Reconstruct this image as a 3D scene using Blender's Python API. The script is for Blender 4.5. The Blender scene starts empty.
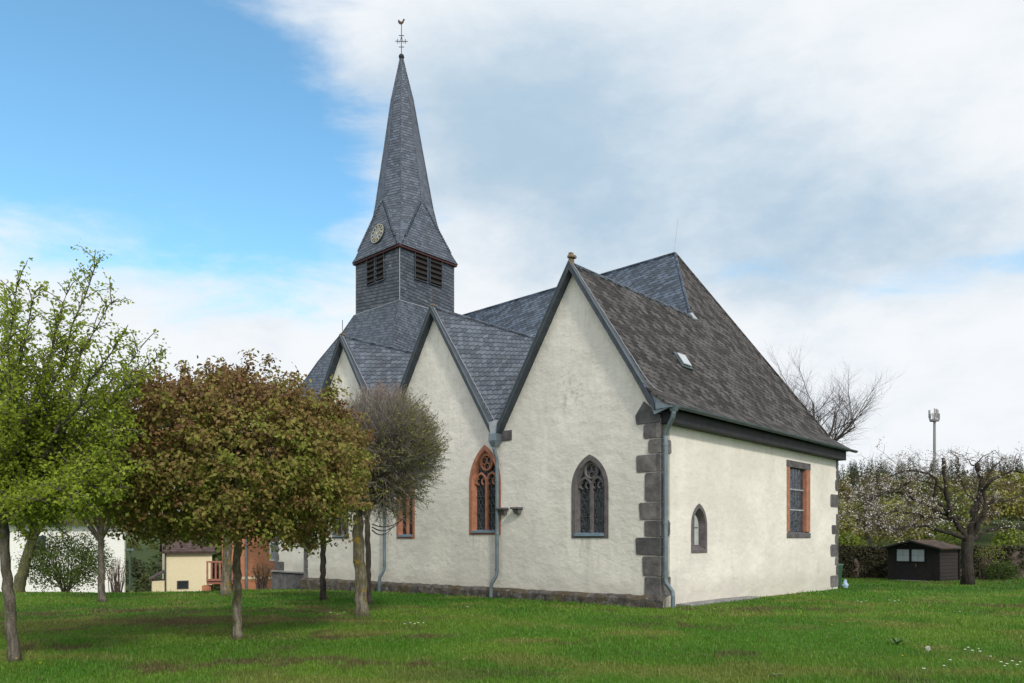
import bpy, bmesh, math, random
import numpy as np
from mathutils import Vector, Matrix

rnd = random.Random(7)
rng = np.random.default_rng(7)
R = math.radians
scene = bpy.context.scene
COL = scene.collection

# ------------------------------------------------------------------ camera
FPX = 740.0            # focal length in pixels of the 1024 wide picture
EYE = 1.65
cam_d = bpy.data.cameras.new("camera")
cam = bpy.data.objects.new("camera", cam_d)
COL.objects.link(cam)
cam.location = (0, 0, EYE)
cam.rotation_euler = (R(90), 0, 0)
cam_d.sensor_width = 36
cam_d.lens = 36 * FPX / 1024
cam_d.shift_y = (537 - 341.5) / 1024
cam_d.clip_start = 0.1
cam_d.clip_end = 6000
scene.camera = cam

# ------------------------------------------------------------------ exposure
scene.view_settings.view_transform = 'Standard'
scene.view_settings.look = 'None'
scene.view_settings.gamma = 1
scene.view_settings.use_curve_mapping = False
scene.view_settings.exposure = 0.0
scene.cycles.max_bounces = 6
scene.cycles.transparent_max_bounces = 8

# ------------------------------------------------------------------ sun
SUN_EL = R(38)
sun_dir = Vector((0.42 * math.cos(SUN_EL), -0.907 * math.cos(SUN_EL), math.sin(SUN_EL)))
sl = bpy.data.lights.new("sun", 'SUN')
sl.energy = 2.35
sl.angle = R(6)
sl.color = (1.0, 0.92, 0.79)
so = bpy.data.objects.new("sun", sl)
COL.objects.link(so)
so.rotation_euler = sun_dir.to_track_quat('Z', 'Y').to_euler()


class NT:
    """small helper to write node trees"""
    def __init__(s, tree):
        s.t = tree
        s.n = tree.nodes
        s.l = tree.links

    def new(s, typ, **kw):
        n = s.n.new(typ)
        for k, v in kw.items():
            setattr(n, k, v)
        return n

    def put(s, sock, v):
        if hasattr(v, 'is_output') or isinstance(v, bpy.types.NodeSocket):
            s.l.new(v, sock)
        else:
            sock.default_value = v

    def math(s, op, a, b=0.0, c=0.0, clamp=False):
        n = s.new('ShaderNodeMath', operation=op, use_clamp=clamp)
        s.put(n.inputs[0], a); s.put(n.inputs[1], b); s.put(n.inputs[2], c)
        return n.outputs[0]

    def mix(s, f, a, b, blend='MIX'):
        n = s.new('ShaderNodeMix', data_type='RGBA', blend_type=blend)
        s.put(n.inputs[0], f)
        s.put(n.inputs[6], a if not isinstance(a, tuple) else (*a[:3], 1))
        s.put(n.inputs[7], b if not isinstance(b, tuple) else (*b[:3], 1))
        return n.outputs[2]

    def ramp(s, f, stops, interp='LINEAR'):
        n = s.new('ShaderNodeValToRGB')
        n.color_ramp.interpolation = interp
        e = n.color_ramp.elements
        while len(e) < len(stops):
            e.new(0.5)
        for i, (p, c) in enumerate(stops):
            e[i].position = p
            e[i].color = (*c, 1) if isinstance(c, tuple) else (c, c, c, 1)
        s.put(n.inputs[0], f)
        return n.outputs[0]

    def smooth(s, v, lo, hi):
        n = s.new('ShaderNodeMapRange', interpolation_type='SMOOTHSTEP')
        s.put(n.inputs[0], v)
        n.inputs[1].default_value = lo; n.inputs[2].default_value = hi
        return n.outputs[0]

    def noise(s, vec, scale, detail=4, rough=0.55, dist=0.0):
        n = s.new('ShaderNodeTexNoise')
        if vec is not None:
            s.l.new(vec, n.inputs['Vector'])
        n.inputs['Scale'].default_value = scale
        n.inputs['Detail'].default_value = detail
        n.inputs['Roughness'].default_value = rough
        n.inputs['Distortion'].default_value = dist
        return n.outputs['Fac']

    def mapping(s, vec, scale=(1, 1, 1), rot=(0, 0, 0), loc=(0, 0, 0)):
        n = s.new('ShaderNodeMapping')
        s.l.new(vec, n.inputs[0])
        n.inputs['Scale'].default_value = scale
        n.inputs['Rotation'].default_value = rot
        n.inputs['Location'].default_value = loc
        return n.outputs[0]


# ------------------------------------------------------------------ sky
w = bpy.data.worlds.new("World")
scene.world = w
w.use_nodes = True
T = NT(w.node_tree)
T.n.clear()
wo = T.new('ShaderNodeOutputWorld')
bg = T.new('ShaderNodeBackground')
bg.inputs[1].default_value = 0.12
T.l.new(bg.outputs[0], wo.inputs[0])
sky = T.new('ShaderNodeTexSky', sky_type='NISHITA')
sky.sun_disc = False
sky.sun_elevation = SUN_EL
sky.sun_rotation = math.atan2(sun_dir.x, sun_dir.y)
sky.air_density = 1.0
sky.dust_density = 0.6
sky.ozone_density = 1.5
tc = T.new('ShaderNodeTexCoord')
dirv = tc.outputs['Generated']
sep = T.new('ShaderNodeSeparateXYZ')
T.l.new(dirv, sep.inputs[0])
dx, dy, dz = sep.outputs
AZ = T.math('ARCTAN2', dx, dy)                                  # azimuth from +Y
HL = T.math('SQRT', T.math('ADD', T.math('MULTIPLY', dx, dx), T.math('MULTIPLY', dy, dy)))
EL = T.math('ARCTAN2', dz, HL)


def blob(az, el, sa, se, tilt=0.0):
    a = T.math('SUBTRACT', AZ, R(az)); e = T.math('SUBTRACT', EL, R(el))
    ct, st = math.cos(R(tilt)), math.sin(R(tilt))
    a2 = T.math('ADD', T.math('MULTIPLY', a, ct), T.math('MULTIPLY', e, st))
    e2 = T.math('SUBTRACT', T.math('MULTIPLY', e, ct), T.math('MULTIPLY', a, st))
    q = T.math('ADD', T.math('POWER', T.math('ABSOLUTE', T.math('DIVIDE', a2, R(sa))), 2.0),
               T.math('POWER', T.math('ABSOLUTE', T.math('DIVIDE', e2, R(se))), 2.0))
    return T.math('EXPONENT', T.math('MULTIPLY', q, -1.0))


def total(lst):
    v = lst[0]
    for x in lst[1:]:
        v = T.math('ADD', v, x)
    return v


den = T.math('ADD', dz, 0.45)
comb = T.new('ShaderNodeCombineXYZ')
T.l.new(T.math('DIVIDE', dx, den), comb.inputs[0])
T.l.new(T.math('DIVIDE', dy, den), comb.inputs[1])
T.l.new(T.math('MULTIPLY', dz, 1.6), comb.inputs[2])
cv = comb.outputs[0]
n_big = T.noise(cv, 2.2, 9, 0.58, 0.25)
n_mid = T.noise(T.mapping(cv, loc=(3.1, 1.7, 0.4)), 5.5, 9, 0.6, 0.15)
n_det = T.noise(T.mapping(cv, loc=(1.1, 7.7, 2.4)), 13.0, 8, 0.62, 0.1)
n_wsp = T.noise(T.mapping(cv, scale=(1.0, 1.7, 2.2), loc=(0.4, 5.2, 1.0)), 4.2, 9, 0.62, 0.35)
c5 = lambda n: T.math('SUBTRACT', n, 0.5)
mul = lambda a, b: T.math('MULTIPLY', a, b)
# openings of blue
hole = total([mul(blob(-31, 29, 15, 9.0), 1.25), mul(blob(-17, 26, 9.5, 7.5), 1.0), mul(blob(-20, 18.5, 14, 3.5), 0.40),
              mul(blob(-45, 30, 14, 12), 0.9), mul(blob(33, 17.2, 9, 1.5), 0.75), mul(blob(18, 19.0, 6, 1.6), 0.35)])
cover = total([T.math('SUBTRACT', 1.05, hole), mul(c5(n_big), 1.05), mul(c5(n_wsp), 1.5), mul(c5(n_det), 0.45)])
mask = T.smooth(cover, -0.12, 0.84)
# grey undersides of the big cloud, white heaps below it
grey = total([mul(blob(10, 26, 21, 7.0, -8), 0.75), mul(blob(24, 20.0, 15, 3.6, 0), 0.80), mul(blob(0, 28, 9, 8), 0.5), mul(blob(4, 20.5, 8, 3), 0.15),
              mul(blob(27, 31, 13, 5), 0.06), mul(blob(5, 33, 16, 5), 0.32), mul(blob(-24, 16, 12, 3), 0.15)])
grey = total([grey, mul(c5(n_mid), 1.25), mul(c5(n_big), 1.2), mul(c5(n_det), 0.55), 0.10])
grey = T.smooth(grey, -0.05, 1.55)
cloud_col = T.mix(grey, (7.7, 7.95, 8.2), (3.7, 5.0, 6.2))
# extra brightness added to the unseen cloud round the sun, to light the walls
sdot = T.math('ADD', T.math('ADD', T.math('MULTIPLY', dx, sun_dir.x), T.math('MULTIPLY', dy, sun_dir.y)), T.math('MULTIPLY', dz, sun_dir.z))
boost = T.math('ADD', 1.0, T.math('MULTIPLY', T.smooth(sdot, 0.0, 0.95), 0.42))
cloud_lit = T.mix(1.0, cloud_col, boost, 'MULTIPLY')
blue = T.mix(1.0, sky.outputs[0], (1.45, 2.05, 2.02), 'MULTIPLY')
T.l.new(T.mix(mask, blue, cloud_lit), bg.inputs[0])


# ------------------------------------------------------------------ helpers
def at(px, py, Y):
    return Vector(((px - 512) / FPX * Y, Y, EYE + (537 - py) / FPX * Y))


def sp(v, k=1.0):
    return np.logaddexp(0, np.asarray(v, float) * k) / k


def sig(v):
    return 1 / (1 + np.exp(-np.clip(v, -60, 60)))


def hash2(ix, iy, seed=0):
    h = (ix.astype(np.int64) * 374761393 + iy.astype(np.int64) * 668265263 + seed * 1442695041) & 0x7fffffff
    h = ((h ^ (h >> 13)) * 1274126177) & 0x7fffffff
    return ((h ^ (h >> 16)) & 0xffff) / 65535.0


def vnoise(x, y, seed=0):
    x = np.asarray(x, float); y = np.asarray(y, float)
    ix = np.floor(x); iy = np.floor(y)
    fx = x - ix; fy = y - iy
    fx = fx * fx * (3 - 2 * fx); fy = fy * fy * (3 - 2 * fy)
    a = hash2(ix, iy, seed); b = hash2(ix + 1, iy, seed)
    c = hash2(ix, iy + 1, seed); d = hash2(ix + 1, iy + 1, seed)
    return (a * (1 - fx) + b * fx) * (1 - fy) + (c * (1 - fx) + d * fx) * fy


def fbm(x, y, o=4, seed=0):
    s = 0; a = 1; t = 0
    for i in range(o):
        s = s + a * vnoise(np.asarray(x) * 2 ** i, np.asarray(y) * 2 ** i, seed + i)
        t += a; a *= 0.5
    return s / t


def gz(x, y):
    """height of the ground"""
    x = np.asarray(x, float); y = np.asarray(y, float)
    r = x / np.maximum(y, 1.0)
    z = -0.018 * np.minimum(sp(y - 17), 45)
    z = z - 0.035 * np.minimum(sp(y - 24), 20) * sig((-x - 2) / 3)
    z = z - 0.15 * np.minimum(sp(y - 28), 60) * sig((-r - 0.44) / 0.03) * sig((150 - y) / 20)
    z = z - 4 * sig((y - 60) / 6) * sig((-r - 0.1) / 0.1)
    z = z + 0.115 * np.minimum(sp(y - 70, 0.2), 130) * sig((r - 0.25) / 0.08)
    z = z + 0.05 * np.minimum(sp(y - 130, 0.1), 400) * sig((0.1 - r) / 0.1)
    z = z - 0.05 * sig((y - 15.5) / .8)
    z = z + 0.05 * (fbm(x * 0.35, y * 0.35, 3, 11) - 0.5) * sig((60 - y) / 4)
    return z


def gzf(x, y):
    return float(gz(x, y))


def tag(o, label=None, cat=None, group=None, kind=None):
    if label: o['label'] = label
    if cat: o['category'] = cat
    if group: o['group'] = group
    if kind: o['kind'] = kind
    return o


def thing(name, label, cat, loc=(0, 0, 0), rz=0, group=None):
    o = bpy.data.objects.new(name, None)
    COL.objects.link(o)
    o.empty_display_size = 0.3
    o.location = loc
    o.rotation_euler = (0, 0, rz)
    return tag(o, label, cat, group)


def auto_uv(me):
    n = len(me.polygons)
    if n == 0:
        return
    uv = me.uv_layers.new(name='UVMap')
    nl = len(me.loops)
    co = np.empty(len(me.vertices) * 3); me.vertices.foreach_get('co', co); co = co.reshape(-1, 3)
    lv = np.empty(nl, np.int32); me.loops.foreach_get('vertex_index', lv)
    nr = np.empty(n * 3); me.polygons.foreach_get('normal', nr); nr = nr.reshape(-1, 3)
    ls = np.empty(n, np.int32); me.polygons.foreach_get('loop_total', ls)
    pn = np.repeat(nr, ls, axis=0)
    h = np.stack([-pn[:, 1], pn[:, 0], np.zeros(nl)], 1)
    ln = np.linalg.norm(h, axis=1)
    flat = ln < 0.15
    h[flat] = (1, 0, 0); ln[flat] = 1
    h /= ln[:, None]
    s = np.cross(pn, h)
    p = co[lv]
    out = np.stack([(p * h).sum(1), (p * s).sum(1)], 1)
    uv.data.foreach_set('uv', out.ravel())


class MB:
    def __init__(s):
        s.v = []; s.f = []

    def poly(s, pts):
        b = len(s.v)
        s.v += [tuple(p) for p in pts]
        s.f.append(tuple(range(b, b + len(pts))))

    def box(s, x0, x1, y0, y1, z0, z1):
        s.hexa([(x0, y0, z0), (x1, y0, z0), (x1, y1, z0), (x0, y1, z0)], [(x0, y0, z1), (x1, y0, z1), (x1, y1, z1), (x0, y1, z1)])

    def hexa(s, lo, hi):
        b = len(s.v)
        k = len(lo)
        s.v += [tuple(p) for p in lo] + [tuple(p) for p in hi]
        s.f.append(tuple(b + i for i in reversed(range(k))))
        s.f.append(tuple(b + k + i for i in range(k)))
        for i in range(k):
            j = (i + 1) % k
            s.f.append((b + i, b + j, b + k + j, b + k + i))

    def tube(s, pts, rads, n=8, cap=True, up=None):
        pts = [Vector(p) for p in pts]
        if not hasattr(rads, '__len__'):
            rads = [rads] * len(pts)
        b = len(s.v)
        prev = None
        for i, p in enumerate(pts):
            d = (pts[min(i + 1, len(pts) - 1)] - pts[max(i - 1, 0)])
            if d.length < 1e-9:
                d = Vector((0, 0, 1))
            d.normalize()
            if prev is None:
                a = d.cross(Vector((0.13, 0.31, 0.94)))
                if a.length < 0.1:
                    a = d.cross(Vector((1, 0, 0)))
            else:
                a = prev - d * prev.dot(d)
                if a.length < 1e-6:
                    a = d.orthogonal()
            a.normalize()
            c = d.cross(a)
            prev = a
            for k in range(n):
                t = 2 * math.pi * k / n
                s.v.append(tuple(p + (a * math.cos(t) + c * math.sin(t)) * rads[i]))
        for i in range(len(pts) - 1):
            for k in range(n):
                k2 = (k + 1) % n
                s.f.append((b + i * n + k, b + i * n + k2, b + (i + 1) * n + k2, b + (i + 1) * n + k))
        if cap and n > 2:
            s.f.append(tuple(b + k for k in reversed(range(n))))
            s.f.append(tuple(b + (len(pts) - 1) * n + k for k in range(n)))

    def ball(s, c, rx, ry=None, rz=None, n=10, m=6):
        ry = ry or rx; rz = rz or rx
        b = len(s.v)
        for i in range(m + 1):
            t = math.pi * i / m
            for k in range(n):
                p = 2 * math.pi * k / n
                s.v.append((c[0] + rx * math.sin(t) * math.cos(p), c[1] + ry * math.sin(t) * math.sin(p), c[2] + rz * math.cos(t)))
        for i in range(m):
            for k in range(n):
                k2 = (k + 1) % n
                s.f.append((b + i * n + k, b + (i + 1) * n + k, b + (i + 1) * n + k2, b + i * n + k2))

    def build(s, name, m, parent=None, smooth=False, bevel=0, solid=0, seg=2):
        me = bpy.data.meshes.new(name)
        me.from_pydata(s.v, [], s.f)
        me.update()
        auto_uv(me)
        if smooth:
            me.polygons.foreach_set('use_smooth', [True] * len(me.polygons))
        me.materials.append(m)
        o = bpy.data.objects.new(name, me)
        COL.objects.link(o)
        if parent: o.parent = parent
        if solid:
            md = o.modifiers.new('thickness', 'SOLIDIFY'); md.thickness = solid; md.offset = -1
        if bevel:
            md = o.modifiers.new('edge', 'BEVEL'); md.width = bevel; md.segments = seg; md.limit_method = 'ANGLE'; md.angle_limit = R(40)
        return o


def np_obj(name, V, F, m, parent=None, col=None, smooth=False):
    me = bpy.data.meshes.new(name)
    V = np.asarray(V, np.float32); F = np.asarray(F, np.int32)
    k = F.shape[1]
    me.vertices.add(len(V)); me.vertices.foreach_set('co', V.ravel())
    me.loops.add(F.size); me.loops.foreach_set('vertex_index', F.ravel())
    me.polygons.add(len(F))
    me.polygons.foreach_set('loop_start', np.arange(0, F.size, k, dtype=np.int32))
    me.polygons.foreach_set('loop_total', np.full(len(F), k, np.int32))
    if smooth:
        me.polygons.foreach_set('use_smooth', np.ones(len(F), bool))
    me.update(calc_edges=True)
    if col is not None:
        a = me.color_attributes.new('tint', 'FLOAT_COLOR', 'POINT')
        c = np.ones((len(V), 4), np.float32); c[:, :3] = col
        a.data.foreach_set('color', c.ravel())
    me.materials.append(m)
    o = bpy.data.objects.new(name, me)
    COL.objects.link(o)
    if parent: o.parent = parent
    return o


def unit(a):
    return a / np.maximum(np.linalg.norm(a, axis=-1, keepdims=True), 1e-9)


def leaf_arrays(P, size, bias, spread=0.9, droop=0.0, aspect=0.62, fold=0.12):
    """rhombic folded leaves at points P; bias = preferred normal per leaf"""
    N = len(P)
    n = unit(bias + rng.normal(size=(N, 3)) * spread)
    t = unit(np.cross(n, rng.normal(size=(N, 3))))
    t = unit(t + np.array([0, 0, -droop]))
    b = unit(np.cross(n, t)); n = np.cross(t, b)
    L = (np.asarray(size) * rng.uniform(0.7, 1.25, N))[:, None]
    W = L * aspect * 0.5
    V = np.stack([P, P + t * L * 0.5 + b * W + n * L * fold, P + t * L - n * L * 0.05, P + t * L * 0.5 - b * W + n * L * fold], 1).reshape(-1, 3)
    i = np.arange(N)[:, None] * 4
    F = np.concatenate([i + np.array([[0, 1, 2]]), i + np.array([[0, 2, 3]])], 1).reshape(-1, 3)
    return V, F


# ------------------------------------------------------------------ materials
def mat(name):
    m = bpy.data.materials.new(name)
    m.use_nodes = True
    t = NT(m.node_tree)
    p = t.n['Principled BSDF']
    return m, t, p


def bump(t, p, h, strength, dist=0.02):
    b = t.new('ShaderNodeBump')
    b.inputs['Strength'].default_value = strength
    b.inputs['Distance'].default_value = dist
    t.put(b.inputs['Height'], h)
    t.l.new(b.outputs[0], p.inputs['Normal'])
    return b


def simple(name, c, rough=0.7, metal=0.0, var=0.25, scale=6.0, bmp=0.2, bdist=0.01, c2=None, spec=0.4):
    m, t, p = mat(name)
    o = t.new('ShaderNodeTexCoord').outputs['Object']
    n = t.noise(o, scale, 6, 0.6)
    c2 = c2 or tuple(x * (1 - var) for x in c)
    c1 = tuple(min(1, x * (1 + var * 0.6)) for x in c)
    t.l.new(t.mix(t.smooth(n, 0.3, 0.7), c2, c1), p.inputs['Base Color'])
    p.inputs['Roughness'].default_value = rough
    p.inputs['Metallic'].default_value = metal
    p.inputs['Specular IOR Level'].default_value = spec
    if bmp:
        bump(t, p, t.noise(o, scale * 6, 5, 0.6), bmp, bdist)
    return m


def slate(name, ca, cb, row=0.16, wid=0.24, shear=0.0, stain=None, stain_amt=0.5, rough=0.55, bstr=0.9, light=None, skew=0.0, scallop=0.0, rw=0.74):
    m, t, p = mat(name)
    uv = t.new('ShaderNodeTexCoord').outputs['UV']
    s = t.new('ShaderNodeSeparateXYZ'); t.l.new(uv, s.inputs[0])
    u, v = s.outputs[0], s.outputs[1]
    wob = t.math('MULTIPLY', t.math('SUBTRACT', t.noise(uv, 1.4, 3), 0.5), 0.05)
    v1 = t.math('ADD', t.math('ADD', v, t.math('MULTIPLY', u, shear)), wob)
    u1 = t.math('ADD', u, t.math('MULTIPLY', v, skew))
    # rounded lower edges of the scales
    sc_ = t.math('ABSOLUTE', t.math('SUBTRACT', t.math('FRACT', t.math('DIVIDE', u1, wid)), 0.5))
    v1 = t.math('SUBTRACT', v1, t.math('MULTIPLY', t.math('POWER', sc_, 2.0), row * scallop))
    rowi = t.math('FLOOR', t.math('DIVIDE', v1, row))
    # rounded lower edges: the phase in the course shifts across each slate
    ush = t.math('ADD', t.math('DIVIDE', u1, wid), t.math('MULTIPLY', t.math('FRACT', t.math('MULTIPLY', rowi, 0.5)), 1.0))
    wn0 = t.new('ShaderNodeTexWhiteNoise', noise_dimensions='1D'); t.put(wn0.inputs['W'], rowi)
    ush = t.math('ADD', ush, t.math('MULTIPLY', wn0.outputs[0], 0.25))
    ci = t.math('FLOOR', ush)
    cf = t.math('FRACT', ush)
    vf = t.math('FRACT', t.math('DIVIDE', v1, row))
    cx = t.new('ShaderNodeCombineXYZ'); t.put(cx.inputs[0], ci); t.put(cx.inputs[1], rowi)
    wn = t.new('ShaderNodeTexWhiteNoise', noise_dimensions='2D'); t.l.new(cx.outputs[0], wn.inputs['Vector'])
    rv = wn.outputs[0]
    fine = t.noise(uv, 14, 5, 0.65)
    mixv = t.math('ADD', t.math('ADD', t.math('MULTIPLY', rv, rw), 0.5 * (0.74 - rw)), t.math('MULTIPLY', fine, 0.26))
    c = t.mix(t.smooth(mixv, 0.15, 0.85), ca, cb)
    if stain:
        sn = t.noise(t.mapping(uv, scale=(1.0, 0.45, 1)), 0.9, 6, 0.65, 0.4)
        sn2 = t.noise(uv, 7, 4, 0.7)
        c = t.mix(t.math('MULTIPLY', t.smooth(t.math('ADD', t.math('MULTIPLY', sn, 0.7), t.math('MULTIPLY', sn2, 0.3)), 0.38, 0.66), stain_amt), c, stain)
    if light:
        ln = t.noise(t.mapping(uv, scale=(0.5, 1.2, 1), loc=(4.3, 2.2, 0)), 1.3, 5, 0.6)
        l2 = t.math('MULTIPLY', t.smooth(ln, 0.60, 0.72), t.smooth(rv, 0.45, 0.8))
        c = t.mix(t.math('MULTIPLY', l2, 0.6), c, light)
    # the open joint between neighbours and a shadow painted along each course's lower edge
    jx = t.math('MULTIPLY', t.smooth(t.math('ABSOLUTE', t.math('SUBTRACT', cf, 0.5)), 0.45, 0.5), 0.55)
    shade_y = t.smooth(vf, 0.26, 0.04)
    j = t.math('MAXIMUM', jx, shade_y)
    c = t.mix(t.math('MULTIPLY', j, 0.85), c, tuple(x * 0.35 for x in ca))
    t.l.new(c, p.inputs['Base Color'])
    p.inputs['Roughness'].default_value = rough
    p.inputs['Specular IOR Level'].default_value = 0.30
    h = t.math('ADD', t.math('MULTIPLY', t.math('SUBTRACT', 1.0, vf), 0.6),
               t.math('ADD', t.math('MULTIPLY', rv, 0.35), t.math('MULTIPLY', fine, 0.25)))
    h = t.math('SUBTRACT', h, t.math('MULTIPLY', j, 0.5))
    bump(t, p, h, bstr, 0.05)
    return m


M = {}
M['slate_blue'] = slate('slate blue grey', (0.016, 0.028, 0.046), (0.070, 0.100, 0.148), 0.19, 0.22, 0.12, light=(0.30, 0.34, 0.39), rough=0.5, scallop=1.2, skew=.5)
M['slate_gable'] = slate('slate gable roofs', (0.034, 0.046, 0.066), (0.130, 0.158, 0.202), 0.185, 0.21, 0.22, stain=(0.055, 0.055, 0.058), stain_amt=0.5, rough=0.5, scallop=1.0, skew=.9, rw=.42)
M['slate_brown'] = slate('slate weathered brown', (0.010, 0.009, 0.0095), (0.088, 0.081, 0.080), 0.19, 0.24, 0.16, stain=(0.026, 0.021, 0.018), stain_amt=0.55, rough=0.8, light=(0.13, 0.135, 0.145), scallop=1.3, skew=.3, )
M['slate_spire'] = slate('slate spire', (0.040, 0.055, 0.082), (0.110, 0.136, 0.182), 0.15, 0.20, 0.0, rw=.5, stain=(0.070, 0.068, 0.066), stain_amt=0.4, rough=0.5, scallop=.6)
M['slate_shaft'] = slate('slate tower cladding', (0.036, 0.046, 0.063), (0.070, 0.084, 0.108), 0.17, 0.24, 0.10, rough=0.5, light=(0.20, 0.23, 0.26), scallop=.8, skew=.3)
M['slate_skirt'] = slate('slate tower foot', (0.040, 0.052, 0.072), (0.085, 0.104, 0.135), 0.17, 0.20, 0.14, rough=0.5, scallop=1.2, skew=.5)


def plaster():
    m, t, p = mat('lime plaster')
    o = t.new('ShaderNodeTexCoord').outputs['Object']
    n1 = t.noise(o, 0.6, 6, 0.6)
    n2 = t.noise(o, 3.5, 6, 0.65)
    n3 = t.noise(t.mapping(o, scale=(1, 1, 0.25)), 2.2, 5, 0.6)
    c = t.mix(t.smooth(n1, 0.35, 0.7), (0.605, 0.576, 0.536), (0.722, 0.688, 0.640))
    c = t.mix(t.math('MULTIPLY', t.smooth(n2, 0.50, 0.72), 0.40), c, (0.49, 0.475, 0.44))
    c = t.mix(t.math('MULTIPLY', t.smooth(n3, 0.56, 0.76), 0.48), c, (0.45, 0.44, 0.405))
    s = t.new('ShaderNodeSeparateXYZ'); t.l.new(o, s.inputs[0])
    # damp, dirty foot of the wall
    ft = t.math('ADD', s.outputs[2], t.math('MULTIPLY', t.math('SUBTRACT', n2, 0.5), 0.9))
    c = t.mix(t.math('MULTIPLY', t.smooth(ft, 0.75, 0.1), 0.5), c, (0.42, 0.40, 0.34))
    # rain streaks under the two near sills
    sn = t.noise(t.mapping(o, scale=(1, 1, 0.12)), 9, 4, 0.6)
    for yc, hw_ in ((2.12, .62), (6.0, .68)):
        sm = t.math('MULTIPLY', t.smooth(t.math('ABSOLUTE', t.math('SUBTRACT', s.outputs[1], yc)), hw_, hw_ - .25),
                    t.math('MULTIPLY', t.smooth(s.outputs[2], .55, 1.55), t.smooth(s.outputs[2], 1.80, 1.70)))
        c = t.mix(t.math('MULTIPLY', t.math('MULTIPLY', sm, t.smooth(sn, .42, .68)), 0.55), c, (0.38, 0.365, 0.33))
    # grey run-off under the eaves of the lit side
    ru = t.math('MULTIPLY', t.smooth(s.outputs[2], 3.3, 4.6), t.smooth(sn, .45, .75))
    c = t.mix(t.math('MULTIPLY', ru, 0.28), c, (0.44, 0.425, 0.38))
    # dark damp patches high in the big gable, where letters once were
    g = t.noise(t.mapping(o, scale=(1, 1, 1.3), loc=(0, 0.6, 0)), 5.5, 4, 0.6)
    gy = t.math('MULTIPLY', t.smooth(t.math('ABSOLUTE', t.math('SUBTRACT', s.outputs[1], 2.75)), 0.8, 0.15),
                t.smooth(t.math('ABSOLUTE', t.math('SUBTRACT', s.outputs[2], 5.6)), 0.9, 0.05))
    c = t.mix(t.math('MULTIPLY', t.math('MULTIPLY', gy, t.smooth(g, 0.5, 0.66)), 0.6), c, (0.30, 0.28, 0.25))
    t.l.new(c, p.inputs['Base Color'])
    p.inputs['Roughness'].default_value = 0.9
    p.inputs['Specular IOR Level'].default_value = 0.15
    h = t.math('ADD', t.math('MULTIPLY', t.noise(t.mapping(o, scale=(1, 1, 1.35)), 2.3, 6, 0.60, 0.1), 1.0), t.math('MULTIPLY', t.noise(o, 26, 5, 0.6), 0.10))
    bump(t, p, h, 0.42, 0.10)
    return m


M['plaster'] = plaster()
M['basalt'] = simple('basalt', (0.135, 0.128, 0.132), 0.85, var=0.45, scale=2.6, bmp=0.6, bdist=0.03)
_t = NT(M['basalt'].node_tree)
_p = _t.n['Principled BSDF']
_src = _p.inputs['Base Color'].links[0].from_socket
_g = _t.new('ShaderNodeNewGeometry').outputs['Random Per Island']
_t.l.new(_t.mix(1.0, _src, _t.ramp(_g, [(0.0, (.55, .55, .58)), (.5, (.85, .84, .86)), (1.0, (1.2, 1.16, 1.12))]), 'MULTIPLY'), _p.inputs['Base Color'])
M['basalt2'] = simple('grey window stone', (0.118, 0.106, 0.110), 0.85, var=0.3, scale=5, bmp=0.4, bdist=0.015)
M['sandstone'] = simple('red sandstone', (0.34, 0.145, 0.090), 0.85, var=0.25, scale=5, bmp=0.4, bdist=0.01)
M['zinc'] = simple('weathered zinc', (0.17, 0.215, 0.245), 0.42, 0.5, var=0.22, scale=3, bmp=0.05)
M['zinc_dark'] = simple('dark zinc gutter', (0.085, 0.11, 0.125), 0.5, 0.4, var=0.2, scale=3, bmp=0.05)
M['lead'] = simple('lead flashing', (0.34, 0.37, 0.40), 0.5, 0.3, var=0.2, scale=8)
M['sill_blue'] = simple('zinc window sill', (0.20, 0.28, 0.36), 0.4, 0.35, var=0.15, scale=8, bmp=0.03)
M['darkwood'] = simple('dark eaves board', (0.016, 0.018, 0.022), 0.7, var=0.4, scale=4)
M['redwood'] = simple('oxide red boards', (0.060, 0.018, 0.018), 0.7, var=0.3, scale=6)
M['barge'] = simple('dark slate verge', (0.036, 0.047, 0.063), 0.5, var=.3, scale=5, bmp=.25)
M['iron'] = simple('rusty iron', (0.075, 0.045, 0.035), 0.7, 0.5, var=0.4, scale=20)
M['came'] = simple('lead cames', (0.13, 0.14, 0.15), 0.55, 0.4, var=0.1, scale=8, bmp=0)
M['gold'] = simple('gilding', (0.62, 0.52, 0.28), 0.4, 0.2, var=0.1, bmp=0)
M['dialslate'] = simple('slate dial', (0.045, 0.055, 0.072), .5, var=.3, bmp=0)
M['dial'] = simple('dial board', (0.10, 0.145, 0.19), 0.5, var=0.2, bmp=0)
M['dialw'] = simple('dial numeral white', (0.36, 0.34, 0.26), 0.5, var=0.2, bmp=0)
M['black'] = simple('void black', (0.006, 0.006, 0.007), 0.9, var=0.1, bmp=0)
M['paving'] = simple('grey paving stone', (0.20, 0.20, 0.20), 0.85, var=0.3, scale=3, bmp=0.4)
M['finial'] = simple('lichen stone', (0.20, 0.15, 0.10), 0.9, var=0.5, scale=14, bmp=0.6, bdist=0.03)


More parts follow.
